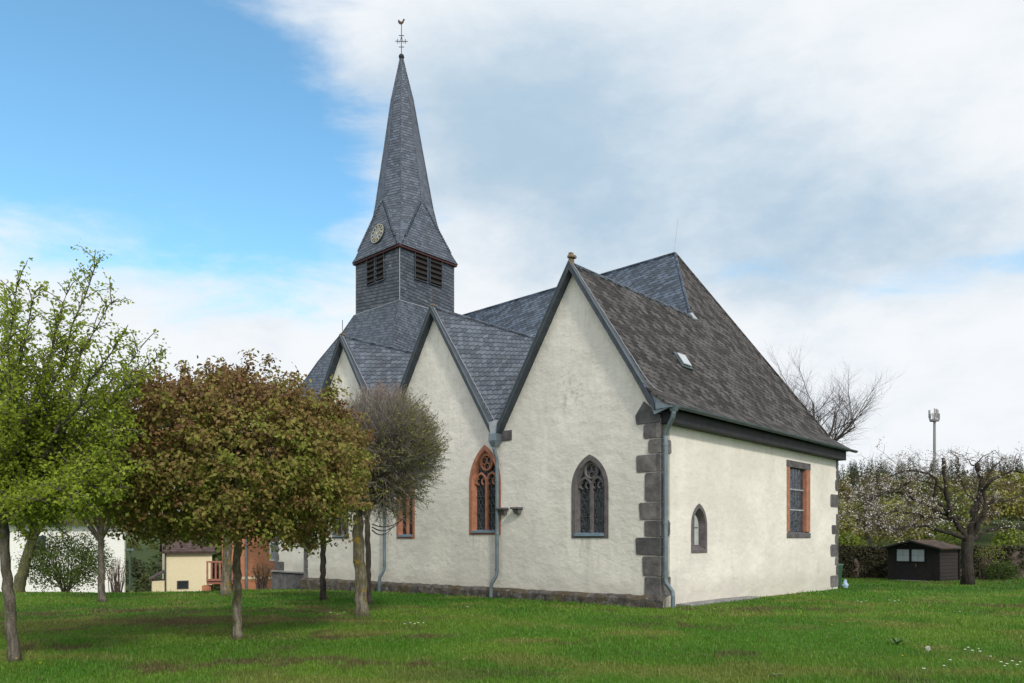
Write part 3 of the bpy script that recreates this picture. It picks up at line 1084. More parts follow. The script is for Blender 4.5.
# lightning conductor wires
for i, c in enumerate(CEN):
    mb = MB()
    end = 0.0 if i == 0 else (c + CEN[i - 1]) / 2 + .1
    pts = []
    for k in range(14):
        a = c + (end - c) * k / 13
        z = HZ - SL * abs(a - c)
        if i == 0 and a < .33: z = 5.34 - (.33 - a) * .72
        pts.append((XV + .30 - .25 * (1 - k / 13), a, z + .07 + (.02 if k % 2 else 0)))
    mb.tube(pts, 0.010, 4)
    mb.build('conductor_wire', M['lead'], church)
# cornice kneeler & lead box at the near eaves corner
mb = MB()
mb.hexa([(-.17, .34, 5.30), (-.17, -.42, 4.76), (-.17, .06, 4.62)], [(-.12, .34, 5.30), (-.12, -.42, 4.76), (-.12, .06, 4.62)])
mb.hexa([(-.2, -.42, 4.74), (.25, -.42, 4.74), (.25, .0, 4.74), (-.2, .0, 4.74)], [(-.2, -.42, 4.79), (.25, -.42, 4.79), (.25, .02, 4.9), (-.2, .02, 4.9)])
mb.build('eaves_flashing', M['zinc'], church)
# eaves board under the lit side
mb = MB()
mb.box(0.05, 12.2, -.30, -.004, 4.42, 4.74)
mb.build('eaves_board', M['darkwood'], church, bevel=0.01)
g = MB()
prof_ = [(-.50 + .075 * math.cos(t), 4.78 + .075 * math.sin(t)) for t in np.linspace(math.pi, 2 * math.pi, 8)]
prof2 = [(-.50 + .062 * math.cos(t), 4.78 + .062 * math.sin(t)) for t in np.linspace(2 * math.pi, math.pi, 8)]
sec = prof_ + prof2
g.hexa([(0.02, y, z) for y, z in sec], [(12.62, y, z - .0) for y, z in sec])
for k in range(16):
    xx = .4 + k * .8
    g.box(xx, xx + .03, -.58, -.42, 4.77, 4.785)
g.build('gutter', M['zinc_dark'], church)
# skylight hatch on the brown slope
hc = Vector((3.14, 1.18, 6.66))
sdir = Vector((0, 1, SL)).normalized(); ndir = Vector((0, -SL, 1)).normalized()
def hatch(u0, u1, v0, v1, n0, n1):
    lo = [hc + Vector((u, 0, 0)) + sdir * v + ndir * n0 for u, v in ((u0, v0), (u1, v0), (u1, v1), (u0, v1))]
    hi = [hc + Vector((u, 0, 0)) + sdir * v + ndir * n1 for u, v in ((u0, v0), (u1, v0), (u1, v1), (u0, v1))]
    m_ = MB(); m_.hexa(lo, hi); return m_
sk = hatch(-.30, .30, -.28, .28, 0.0, .045).build('skylight', M['zinc_dark'], church, bevel=0.01)
hatch(-.21, .21, -.21, .21, .05, .10).build('hatch_lid', simple('pale hatch lid', (0.42, 0.46, 0.50), 0.35, 0.2, var=0.1, bmp=0), sk, bevel=0.02)
# lead flashing at the foot of the hip
mb = MB()
for k in range(1):
    p0 = Vector(HIP)
    mb.hexa([p0 + Vector((.02, -.10, -.13)), p0 + Vector((.30, -.08, -.10)), p0 + Vector((.24, .08, .14)), p0 + Vector((.0, .03, .06))],
            [p0 + Vector((.02, -.13, -.09)), p0 + Vector((.30, -.11, -.06)), p0 + Vector((.24, .05, .18)), p0 + Vector((.0, .0, .10))])
mb.build('hip_flashing', M['lead'], church)
mb = MB()
mb.tube([(9.0, 4.9, 12.3), (9.05, 4.75, 13.6)], .012, 4)
mb.build('lightning_rod', M['lead'], church)
# finials on the gable tips
for c, sc in zip(CEN, (.55, .22, .22)):
    mb = MB()
    mb.box(-.20, -.04, c - .11 * sc, c + .11 * sc, HZ - .04, HZ + .24 * sc)
    mb.box(-.23, -.01, c - .21 * sc, c + .13 * sc, HZ + .24 * sc + .002, HZ + .42 * sc)
    mb.box(-.19, -.05, c - .09 * sc, c + .12 * sc, HZ + .42 * sc + .002, HZ + .56 * sc)
    mb.build('finial', M['finial'], church, bevel=.04)
    if sc < .5:
        mb = MB(); mb.tube([(-.12, c, HZ + .2), (-.11, c + .01, HZ + .6)], .012, 5); mb.build('lightning_rod', M['iron'], church)

# plinths --------------------------------------------------------------
def rough_block(x0, x1, y0, y1, z0f, z1f, along, n, d, name, m, jit=.03, z0=-1.0):
    """rough long plinth: grid along y with jittered profile"""
    V = []; F = []
    rows = 5
    for i in range(n + 1):
        t = y0 + (y1 - y0) * i / n
        zt = z1f(t)
        o = rnd.uniform(-jit, jit); q = rnd.uniform(-jit, jit)
        P = [(x0 + o * .6, z0), (x0 + o, zt - .22 + q), (x0 + o * .7 + .005, zt - .07 + q), (x0 + .06 + o, zt - .01 + q), (x1, zt + .03 + q * .5)]
        for x, z in P:
            V.append((x, t, z) if along == 'y' else (t, x, z))
    for i in range(n):
        for k in range(rows - 1):
            a = i * rows + k; b = a + rows
            F.append((a, b, b + 1, a + 1))
    mb = MB(); mb.v = V; mb.f = F
    return mb.build(name, m, church)


rough_block(-.17, .02, -.2, WEST, None, lambda a: .19 - .008 * a, 'y', 90, 1, 'plinth', M['plinth'])
rough_block(4.55, 4.72, WEST - .02, 26.5, None, lambda a: -.22, 'y', 30, 1, 'plinth', M['basalt'], z0=-2)
mb = MB()
mb.box(4.48, 4.71, WEST, 26.55, -.2, -.12)
mb.build('plinth_slab', M['paving'], church, bevel=.02)

# quoins --------------------------------------------------------------
def stone(mb, fn, s0, s1, z0, z1, proud=0.018, deep=.1, round_=.03):
    j = lambda: rnd.uniform(-.018, .018)
    r_ = min(round_ * rnd.uniform(.6, 1.8), (s1 - s0) * .3, (z1 - z0) * .3)
    P = [(s0 + j(), z0 + r_), (s0 + r_, z0 + j() * .3), (s1, z0), (s1, z1), (s0 + r_, z1 + j() * .3), (s0 + j(), z1 - r_)]
    mb.hexa([fn(s, z, -deep) for s, z in P], [fn(s, z, proud) for s, z in P])


q = MB()
ys = [400, 422, 438, 453, 471.5, 501.5, 520, 537, 556, 577, 597]
le = [.69, .47, .33, .67, .43, .58, .43, .69, .50, .42]
ri = [0, 0, .50, 0, .30, 0, .44, 0, 0, .46]
for i in range(10):
    z1 = EYE + (537 - ys[i]) * 18 / FPX; z0 = EYE + (537 - ys[i + 1]) * 18 / FPX
    if i == 0:   # kneeler cut to the slope
        P = [(0.0, z0), (.66, z0), (.70, z0 + .22), (.45, z1 + .02), (0.0, z1 - .35)]
        q.hexa([gP(s, z, -.1) for s, z in P], [gP(s, z, .03) for s, z in P])
        continue
    # wrap: from far edge on the gable side to the corner
    stone(q, lambda s, z, d: gP(-s, z, d), -le[i], 0.02, z0 + .014, z1 - .014)
    if ri[i]:
        stone(q, lambda s, z, d: eP(-s, z, d), -ri[i], 0.02, z0 + .01, z1 - .01)
    else:
        stone(q, lambda s, z, d: eP(-s, z, d), -.14, 0.02, z0 + .01, z1 - .01)
q.build('quoin', M['basalt'], church, bevel=.008)
q = MB()
z = -.15
while z < 4.3:
    h = rnd.uniform(.26, .46)
    ln = rnd.choice([.18, .28, .62, .75])
    stone(q, eP, EAST_LEN - ln, EAST_LEN + .02, z, z + h, round_=.05)
    z += h + .01 + (rnd.uniform(.05, .25) if rnd.random() < .35 else 0)
q.build('quoin', M['basalt'], church, bevel=.008)
q = MB()
z = -.05
while z < 4.2:
    h = rnd.uniform(.3, .5)
    ln = rnd.choice([.3, .45, .75, .85])
    stone(q, lambda s, zz, d: gP(s, zz, d), WEST - ln, WEST + .01, z, z + h, round_=.06)
    z += h + .01
q.build('quoin', M['basalt'], church, bevel=.01)
q = MB()
z = -.1
while z < 6.2:
    h = rnd.uniform(.3, .5)
    ln = rnd.choice([.45, .7, .95, 1.1])
    stone(q, lambda s, zz, d: (4.7 - d, s, zz), 26.4 - ln, 26.42, z, z + h, round_=.06)
    z += h + .01
q.build('quoin', M['basalt'], church, bevel=.01)

# downpipes --------------------------------------------------------------
def joints(mb, pts, r):
    for (x, y, z) in pts:
        mb.tube([(x, y, z - .035), (x, y, z + .035)], r, 10)


# at the near corner, on the lit side
mb = MB()
x = .04
mb.tube([(x - .08, -.40, 4.76), (x - .08, -.40, 4.62), (x - .07, -.37, 4.52), (x - .02, -.19, 4.26), (x, -.13, 4.10), (x, -.13, .62), (x, -.15, .52), (x + .07, -.27, .34), (x + .07, -.29, .22), (x + .07, -.29, -.12)], .056, 10)
joints(mb, [(x, -.13, 3.9), (x, -.13, 2.0), (x, -.13, .75)], .066)
mb.tube([(x, -.13, 3.2), (x, .0, 3.2)], .02, 5); mb.tube([(x, -.13, 1.4), (x, .0, 1.4)], .02, 5)
dp = mb.build('downpipe', M['zinc'], church, smooth=False)
mb = MB(); mb.hexa([(x - .14, -.47, 4.66), (x - .01, -.47, 4.66), (x - .01, -.34, 4.66), (x - .14, -.34, 4.66)], [(x - .17, -.52, 4.80), (x + .05, -.52, 4.80), (x + .05, -.32, 4.80), (x - .17, -.32, 4.80)])
mb.build('hopper', M['zinc'], dp)
for k, s in enumerate((5.42, 10.72)):
    mb = MB()
    zt = 4.05
    mb.tube([(-.2, s, 4.36), (-.2, s, 4.20), (-.15, s - .04, 3.98), (-.13, s - .05, 3.84), (-.13, s - .05, .62), (-.15, s - .03, .5), (-.24, s + .06, .30), (-.25, s + .08, .16), (-.25, s + .08, -.3)], .055, 10)
    joints(mb, [(-.13, s - .05, 3.3), (-.13, s - .05, 1.75), (-.13, s - .05, .7)], .066)
    dp = mb.build('downpipe', M['zinc'], church)
    mb = MB()
    mb.hexa([(-.26, s - .08, 4.28), (-.13, s - .08, 4.28), (-.13, s + .08, 4.28), (-.26, s + .08, 4.28)], [(-.30, s - .14, 4.44), (-.02, s - .14, 4.44), (-.02, s + .14, 4.44), (-.30, s + .14, 4.44)])
    mb.hexa([(-.30, s - .14, 4.442), (-.02, s - .14, 4.442), (-.02, s + .14, 4.442), (-.30, s + .14, 4.442)], [(-.30, s - .135, 4.66), (-.02, s - .135, 4.66), (-.02, s + .135, 4.66), (-.30, s + .135, 4.66)])
    mb.build('hopper', M['zinc'], dp, bevel=.01)
    # lead valley above the hopper and the stone beside it
    mb = MB()
    mb.hexa([(-.26, s - .1, 4.663), (-.0, s - .1, 4.663), (-.0, s + .1, 4.663), (-.26, s + .1, 4.663)], [(-.26, s - .17, 5.0), (.1, s - .17, 5.1), (.1, s + .17, 5.1), (-.26, s + .17, 5.0)])
    mb.build('valley_flashing', M['lead'], church)
    mb = MB(); mb.box(-.03, .1, s - .52, s - .14, 4.44, 4.74); mb.build('corbel_stone', M['basalt'], church, bevel=.02)
# two small corbels on the wall
for s in (5.18, 4.63):
    mb = MB()
    mb.box(-.22, .05, s - .16, s + .16, 2.44, 2.50)
    mb.hexa([(-.10, s - .08, 2.30), (.05, s - .08, 2.30), (.05, s + .08, 2.30), (-.10, s + .08, 2.30)], [(-.17, s - .12, 2.438), (.05, s - .12, 2.438), (.05, s + .12, 2.438), (-.17, s + .12, 2.438)])
    mb.build('corbel', M['basalt'], church, bevel=.012)

# tower --------------------------------------------------------------
TC = (9.17, 21.02)
HS = 1.82
ZB, ZE = 13.29, 15.98
sk = MB()
top = [(TC[0] - HS - .06, TC[1] - HS - .06), (TC[0] + HS + .06, TC[1] - HS - .06), (TC[0] + HS + .06, TC[1] + HS + .06), (TC[0] - HS - .06, TC[1] + HS + .06)]
bot = [(4.4, 17.1), (13.6, 17.1), (13.6, 26.9), (4.4, 26.9)]
rings = []
for f, g_ in ((0, 0), (.12, .12), (.35, .40), (.7, .76), (1, 1.10)):
    zz = ZB - (ZB - 6.55) * f
    rings.append([(t_[0] + (b_[0] - t_[0]) * g_, t_[1] + (b_[1] - t_[1]) * g_, zz) for t_, b_ in zip(top, bot)])
for a, b in zip(rings[:-1], rings[1:]):
    for i in range(4):
        j = (i + 1) % 4
        sk.poly([a[i], b[i], b[j], a[j]])
tr = sk.build('tower_roof', M['slate_skirt'], church, solid=.05)
for i in range(4):
    mb = MB()
    mb.tube([r_[i] for r_ in rings], .03, 5)
    mb.build('hip_trim', M['slate_skirt'], tr)
mb = MB()
mb.tube([(*p_, ZB + .01) for p_ in top + top[:1]], .024, 5)
mb.build('lead_apron', M['lead'], tr)

shaft = MB()
shaft.box(TC[0] - HS, TC[0] + HS, TC[1] - HS, TC[1] + HS, ZB - .6, ZE)
sh = shaft.build('tower_shaft', M['slate_shaft'], church)
for sx in (-1, 1):
    for sy in (-1, 1):
        mb = MB()
        mb.tube([(TC[0] + sx * HS, TC[1] + sy * HS, ZB), (TC[0] + sx * HS, TC[1] + sy * HS, ZE)], .016, 5)
        mb.build('corner_trim', M['lead'], sh)


def louvre(face, f0, f1, z0, z1):
    W_ = 2 * HS
    if face == 'x':      # face toward -x (like the gable wall)
        fn = lambda s, z, d: (TC[0] - HS - d, TC[1] - HS + s * W_, z)
    else:
        fn = lambda s, z, d: (TC[0] - HS + s * W_, TC[1] - HS - d, z)
    mb = MB()
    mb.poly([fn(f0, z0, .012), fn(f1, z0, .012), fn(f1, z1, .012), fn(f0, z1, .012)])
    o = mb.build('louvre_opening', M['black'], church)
    fr_ = MB()
    e = .012
    for a, b, c_, d_ in ((f0 - e, f0, z0 - .04, z1 + .04), (f1, f1 + e, z0 - .04, z1 + .04), (f0, f1, z0 - .04, z0), (f0, f1, z1, z1 + .04)):
        fr_.hexa([fn(a, c_, .0), fn(b, c_, .0), fn(b, c_, .07), fn(a, c_, .07)], [fn(a, d_, .0), fn(b, d_, .0), fn(b, d_, .07), fn(a, d_, .07)])
    fr_.build('frame', M['slate_shaft'], o)
    sl_ = MB()
    n = 5
    for k in range(n):
        z = z0 + (z1 - z0) * (k + .25) / n
        sl_.hexa([fn(f0, z, .10), fn(f1, z, .10), fn(f1, z + .13, .02), fn(f0, z + .13, .02)],
                 [fn(f0, z + .03, .10), fn(f1, z + .03, .10), fn(f1, z + .16, .02), fn(f0, z + .16, .02)])
    sl_.build('slat', simple('weathered louvre', (0.013, 0.009, 0.008), .8, var=.4, bmp=0), o)


louvre('y', .265, .475, 14.62, 15.92)
louvre('y', .535, .745, 14.62, 15.92)
louvre('x', .335, .495, 14.62, 15.92)
louvre('x', .545, .71, 14.62, 15.92)

fa = MB()
E2 = HS + .12
fa.box(TC[0] - E2, TC[0] + E2, TC[1] - E2, TC[1] + E2, ZE - .06, ZE + .07)
fa.build('fascia', M['redwood'], church, bevel=.01)

# spire: square at the eaves, octagonal above, a flat triangular gablet on each face
Z1 = 18.98; LEAN = (-.13, .14)
ZT = 26.95
rd_prof = [(ZE + .05, 2.76), (16.33, 2.56), (16.93, 2.20), (17.6, 1.88), (18.15, 1.70), (Z1, 1.51)]
up = [(Z1, 1.51, 1.42), (22.05, 1.00, .94), (24.65, .58, .55), (26.2, .22, .21), (ZT, .05, .05)]
sv = MB()
def rot(p, k):
    c_, s_ = [(1, 0), (0, 1), (-1, 0), (0, -1)][k]
    q = max(0.0, (p[2] - ZE) / (ZT - ZE))
    return (TC[0] + p[0] * c_ - p[1] * s_ + LEAN[0] * q, TC[1] + p[0] * s_ + p[1] * c_ + LEAN[1] * q, p[2])
s2 = math.sqrt(.5)
HE = 1.95
for k in range(4):
    # upper octagon: axis vertex at +x, diagonals either side
    for (z0, d0, a0), (z1, d1, a1) in zip(up[:-1], up[1:]):
        A0 = (a0, 0, z0); A1 = (a1, 0, z1)
        for sg in (-1, 1):
            D0 = (d0 * s2, sg * d0 * s2, z0); D1 = (d1 * s2, sg * d1 * s2, z1)
            q_ = [A0, D0, D1, A1] if sg > 0 else [D0, A0, A1, D1]
            sv.poly([rot(p_, k) for p_ in q_])
    # below: the flat triangle and the slivers up to the corner hips
    tri = []
    for z, d in rd_prof:
        f = (Z1 - z) / (Z1 - rd_prof[0][0])
        tri.append((z, d, 1.42 + f * (HE - 1.42) , f * (HE * .93), f))
    for (z0, d0, a0, h0, f0), (z1, d1, a1, h1, f1) in zip(tri[:-1], tri[1:]):
        for sg in (-1, 1):
            q_ = [(a0, sg * h0, z0), (d0 * s2, sg * d0 * s2, z0), (d1 * s2, sg * d1 * s2, z1), (a1, sg * h1, z1)]
            if sg < 0: q_ = q_[::-1]
            sv.poly([rot(p_, k) for p_ in q_])
        pr0, pr1 = .05 * f0, .05 * f1
        q_ = [(a0 + pr0, -h0, z0), (a0 + pr0, h0, z0), (a1 + pr1, h1, z1), (a1 + pr1, -h1, z1)]
        sv.poly([rot(p_, k) for p_ in q_])
spire = sv.build('spire', M['slate_spire'], church)
for p_ in spire.data.polygons:
    cc = p_.center
    if p_.normal.dot(Vector((cc[0] - TC[0], cc[1] - TC[1], 0.01))) < 0:
        p_.flip()
spire.data.update()
for k in range(4):
    mb = MB()
    pts = [(d * s2, d * s2, z) for z, d in rd_prof] + [(d * s2, d * s2, z) for z, d, a in up[1:]]
    mb.tube([rot(p_, k) for p_ in pts], .035, 5)
    mb.build('hip_trim', M['slate_spire'], spire)
    mb = MB()
    pts = [(a, 0, z) for z, d, a in up]
    mb.tube([rot(p_, k) for p_ in pts], .025, 5)
    mb.build('hip_trim', M['slate_spire'], spire)
# rolled slate edges of the gablets
for k in range(4):
    for sg in (-1, 1):
        mb = MB()
        n = 22
        for i in range(n):
            f = .02 + .80 * i / n
            z = Z1 - f * (Z1 - rd_prof[0][0])
            a = 1.42 + f * (HE - 1.42) + .05 * f; h = f * HE * .93
            f2 = f + .80 / n
            zz_ = Z1 - f2 * (Z1 - rd_prof[0][0]); aa = 1.42 + f2 * (HE - 1.42) + .05 * f2; hh = f2 * HE * .93
            mb.tube([rot((a - .02, sg * (h + .02), z), k), rot((aa + .01, sg * (hh + .02), zz_ - .02), k)], [.045, .07], 6)
        mb.build('gablet_edge', M['slate_spire'], spire)
# clock on the face toward -x
cf = (17.02 - rd_prof[0][0]) / (Z1 - rd_prof[0][0])
acx = HE - (HE - 1.42) * cf + .05
nv = Vector((-(Z1 - rd_prof[0][0]), 0, (HE - 1.42))).normalized()
nv = Vector((nv.x, 0, abs(nv.z)))
upv = Vector((-nv.z * -1, 0, -nv.x)).normalized() if False else Vector((nv.z, 0, -nv.x))
sdv = Vector((0, 1, 0))
cc = Vector((TC[0] - acx, TC[1] - .12, 17.02)) + nv * .07
def disc(r0, r1, d0, d1, n=32):
    mb = MB()
    if r0 == 0:
        P = [(r1 * math.cos(2 * math.pi * i / n), r1 * math.sin(2 * math.pi * i / n)) for i in range(n)]
        mb.hexa([cc + sdv * x + upv * y + nv * d0 for x, y in P], [cc + sdv * x + upv * y + nv * d1 for x, y in P])
    else:
        for i in range(n):
            t0, t1 = 2 * math.pi * i / n, 2 * math.pi * (i + 1) / n
            P = [(r0 * math.cos(t0), r0 * math.sin(t0)), (r1 * math.cos(t0), r1 * math.sin(t0)), (r1 * math.cos(t1), r1 * math.sin(t1)), (r0 * math.cos(t1), r0 * math.sin(t1))]
            mb.hexa([cc + sdv * x + upv * y + nv * d0 for x, y in P], [cc + sdv * x + upv * y + nv * d1 for x, y in P])
    return mb
clock = disc(0, .50, -.05, .01).build('clock', M['dialslate'], church)
disc(0, .22, .012, .018).build('dial_centre', simple('pale blue dial', (.16, .21, .27), .5, bmp=0), clock)
disc(.235, .28, .012, .022).build('dial', M['dialw'], clock)
disc(.46, .50, .012, .03).build('rim', M['dialw'], clock)
for h in range(12):
    mb = MB()
    t = 2 * math.pi * h / 12
    er = Vector((math.sin(t), math.cos(t))); et = Vector((er.y, -er.x))
    nw = [.055, .035, .05, .06, .05, .04, .05, .06, .06, .05, .04, .05][h] * .72
    P = [er * .31 - et * nw, er * .31 + et * nw, er * .43 + et * nw, er * .43 - et * nw]
    mb.hexa([cc + sdv * -p_.x + upv * p_.y + nv * .012 for p_ in P], [cc + sdv * -p_.x + upv * p_.y + nv * .03 for p_ in P])
    mb.build('numeral', M['dialw'], clock)
mb = MB()
for t, ln, wd in ((R(70), .26, .022), (R(150), .40, .016)):
    er = Vector((math.sin(t), math.cos(t))); et = Vector((er.y, -er.x))
    P = [er * -.08 - et * wd, er * -.08 + et * wd, er * ln + et * wd * .5, er * ln - et * wd * .5]
    mb.hexa([cc + sdv * -p_.x + upv * p_.y + nv * .034 for p_ in P], [cc + sdv * -p_.x + upv * p_.y + nv * .045 for p_ in P])
mb.build('hand', M['gold'], clock)
# weather vane
TC = (TC[0] + LEAN[0], TC[1] + LEAN[1])
vane = MB()
vane.tube([(TC[0], TC[1], ZT - .1), (TC[0], TC[1], ZT + 1.75)],     .02, 6)
wv = vane.build('weather_vane', M['iron'], church)
mb = MB(); mb.ball((TC[0], TC[1], ZT + .0), .15, n=12, m=8); mb.build('ball', M['darkwood'], wv, smooth=True)
mb = MB()
dv = (VB - UA)  # noqa
hx = Vector((.70, -.70, 0))
c0_ = Vector((TC[0], TC[1], ZT + .82))
for dz_, L_ in ((0, .33), (.3, .14), (-.3, .14)):
    mb.tube([c0_ + Vector((0, 0, dz_)) - hx * L_, c0_ + Vector((0, 0, dz_)) + hx * L_], .02, 5)
for sg in (-1, 1):
    mb.tube([c0_ + hx * sg * .2 + Vector((0, 0, -.12)), c0_ + hx * sg * .2 + Vector((0, 0, .12))], .018, 5)
    mb.tube([c0_ + hx * sg * .1 + Vector((0, 0, -.1)), c0_ + hx * sg * .02 + Vector((0, 0, .22))], .012, 5)
mb.build('cross', M['iron'], wv)
mb = MB()
ck = [(.62 * a_, .62 * b_) for a_, b_ in [(-.22, .0), (-.30, .16), (-.26, .34), (-.14, .22), (.0, .14), (.10, .24), (.16, .40), (.24, .38), (.30, .32), (.22, .28), (.18, .10), (.06, -.04), (-.08, -.06)]]
cz = ZT + 1.75
hx2 = Vector((.70, -.70, 0)); th = Vector((.015, .015, 0))
mb.hexa([Vector((TC[0], TC[1], cz + z)) + hx2 * x - th for x, z in ck], [Vector((TC[0], TC[1], cz + z)) + hx2 * x + th for x, z in ck])
mb.build('cock', M['iron'], wv)

# paving strip along the lit wall
mb = MB()
x = .75
while x < 4.3:
    wd = rnd.uniform(.5, .75)
    z0 = gzf(K.x + VB.x * x, K.y + VB.y * x)
    mb.box(x, x + wd - .02, -.42, -.01, z0 - .3, z0 + .06)
    x += wd
pv = mb.build('paving', M['paving'], None, bevel=.015)
pv.location = K; pv.rotation_euler = (0, 0, RZ)
tag(pv, kind='structure')


# ------------------------------------------------------------------ trees
def bez(p0, p1, bend, n=6, jit=0.0):
    p0 = Vector(p0); p1 = Vector(p1)
    mid = (p0 + p1) / 2 + Vector(bend)
    out = []
    for i in range(n):
        t = i / (n - 1)
        q = p0 * (1 - t) ** 2 + mid * 2 * t * (1 - t) + p1 * t * t
        if jit and 0 < i < n - 1:
            q = q + Vector((rnd.uniform(-jit, jit), rnd.uniform(-jit, jit), rnd.uniform(-jit, jit)))
        out.append(q)
    return out


def trunk_pts(base, top, r0, r1, n=18, wob=.016, flare=1.35):
    pts = []; rad = []
    base = Vector(base); top = Vector(top)
    for i in range(n):
        t = i / (n - 1)
        p = base.lerp(top, t) + Vector((rnd.uniform(-wob, wob), rnd.uniform(-wob, wob), 0)) * (1 if 0 < i else 0)
        pts.append(p)
        rr = r0 + (r1 - r0) * t
        if i == 0: rr *= flare
        if i == 1: rr *= 1 + (flare - 1) * .4
        rad.append(rr * rnd.uniform(.91, 1.09))
    pts[0].z -= .12
    return pts, rad


def lump(d, seed):
    """uneven radius factor for a direction array"""
    d = np.asarray(d)
    az = np.arctan2(d[:, 1], d[:, 0]); el = np.arcsin(np.clip(d[:, 2], -1, 1))
    x = np.cos(az) * np.cos(el); y = np.sin(az) * np.cos(el)
    return fbm(x * 2.2 + seed * 3.1 + 10, y * 2.2 + el * 1.7 + seed + 10, 3, seed)


def globe_tree(name, label, base, top, r0, r1, C, rad, n_tuft, per, lsize, pal, bmat, seed=1, group=None, droop=.2, inner=.35, tuft_r=.11, lump_a=.30, limbs=9, bottom=-.75, spikes=0, up_bias=.6, limb_m=None):
    root = thing(name, label, 'tree', base, 0, group)
    B = Vector(base)
    loc = lambda p: tuple(Vector(p) - B)
    mb = MB()
    pts, rr = trunk_pts(B, top, r0, r1)
    mb.tube([loc(p) for p in pts], rr, 10)
    mb.build('trunk', bmat, root, smooth=True)
    top = Vector(top); C = Vector(C); rad = Vector(rad)
    br = MB()
    ends = []
    for i in range(limbs):
        az = 2 * math.pi * (i + rnd.random() * .6) / limbs
        el = rnd.uniform(.1, 1.15)
        d = Vector((math.cos(az) * math.cos(el), math.sin(az) * math.cos(el), math.sin(el)))
        e = C + Vector((d.x * rad.x, d.y * rad.y, d.z * rad.z)) * rnd.uniform(.55, .75)
        s0 = top + Vector((0, 0, rnd.uniform(-.1, .15)))
        pp = bez(s0, e, Vector((0, 0, -.12)) * rad.z, 6, .03)
        br.tube([loc(p) for p in pp], [r1 * .55 * (1 - .75 * k / 5) for k in range(6)], 6, cap=False)
        for j in range(5):
            q0 = pp[rnd.choice([2, 3, 4, 5])]
            d2 = (d + Vector((rnd.gauss(0, .6), rnd.gauss(0, .6), rnd.gauss(0, .45)))).normalized()
            e2 = C + Vector((d2.x * rad.x, d2.y * rad.y, max(d2.z, bottom) * rad.z)) * rnd.uniform(.62, .82)
            p2 = bez(q0, e2, (0, 0, -.05), 5, .04)
            br.tube([loc(p) for p in p2], [r1 * .2 * (1 - .7 * k / 4) for k in range(5)], 4, cap=False)
            for l_ in range(3):
                q1 = p2[rnd.choice([1, 2, 3, 4])]
                d3 = (d2 + Vector((rnd.gauss(0, .4), rnd.gauss(0, .4), rnd.gauss(0, .35)))).normalized()
                e3 = C + Vector((d3.x * rad.x, d3.y * rad.y, max(d3.z, bottom) * rad.z)) * rnd.uniform(.75, .92)
                br.tube([loc(p) for p in bez(q1, e3, (0, 0, 0), 4, .03)], [.012, .010, .007, .004], 3, cap=False)
    br.build('branches', limb_m or bmat, root, smooth=True)
    # tufts of leaves through the crown
    d = unit(rng.normal(size=(n_tuft, 3)))
    d = d[d[:, 2] > bottom]
    nt = len(d)
    lf = 1 - lump_a / 2 + lump_a * (lump(d, seed) - .5) * 2
    depth = 1 - inner * rng.random(nt) ** 1.6
    if spikes:
        depth = np.where(rng.random(nt) < spikes, depth + rng.uniform(.02, .16, nt), depth)
    P = np.array(C) + d * np.array(rad) * (lf * depth)[:, None]
    if spikes:
        up = np.where(d[:, 2] > .25)[0]
        sel = rng.choice(up, 130)
        ns = 5
        S = np.concatenate([P[sel] + np.array([0, 0, 1.0]) * (rng.uniform(.25, .9, len(sel)) * .24 * q / ns)[:, None] + d[sel] * (.16 * q / ns) for q in range(1, ns + 1)])
        P = np.concatenate([P, S]); d = np.concatenate([d, np.concatenate([d[sel]] * ns)]); nt = len(P)
    Q = np.repeat(P, per, 0) + rng.normal(size=(nt * per, 3)) * tuft_r * np.array([1, 1, .8])
    nb = np.repeat(d, per, 0) * .7 + np.array([0, 0, up_bias])
    V, F = leaf_arrays(Q - np.array(B), lsize, nb, .75, droop)
    ft = np.clip((.43 if pal == 'maroon' else .55) + (fbm(P[:, 0] * 2.6 + P[:, 1] * .8, P[:, 2] * 2.6 + P[:, 1] * 1.1, 3, seed) - .5) * .5 + rng.normal(0, .17, nt) - (.22 * d[:, 2] if pal == 'maroon' else 0), 0, 1)
    fl = np.clip(np.repeat(ft, per) + rng.normal(0, .13, nt * per), 0, 1)
    col = pal_color(PAL[pal], fl) * rng.uniform(.8, 1.2, (nt * per, 1))
    np_obj('crown', V, F, M['leaves'], root, col=np.repeat(col, 4, 0))
    return root


def on_ground(px, Y, dx=0):
    X = (px - 512) / FPX * Y
    return Vector((X, Y, gzf(X, Y)))


# the reddish globe maple in front
b_ = on_ground(238, 11.85)
globe_tree('maple_tree', 'round clipped maple with reddish olive leaves on a pale lichen trunk', b_, at(237, 540, 11.85), .070, .062, at(236, 467, 11.85),
           (2.20, 2.2, 1.50), 4300, 17, .070, 'maroon', M['bark_pale'], seed=3, droop=.5, inner=.4, tuft_r=.058, lump_a=.13, spikes=.22, bottom=-.86, limb_m=M['bark_brown'])

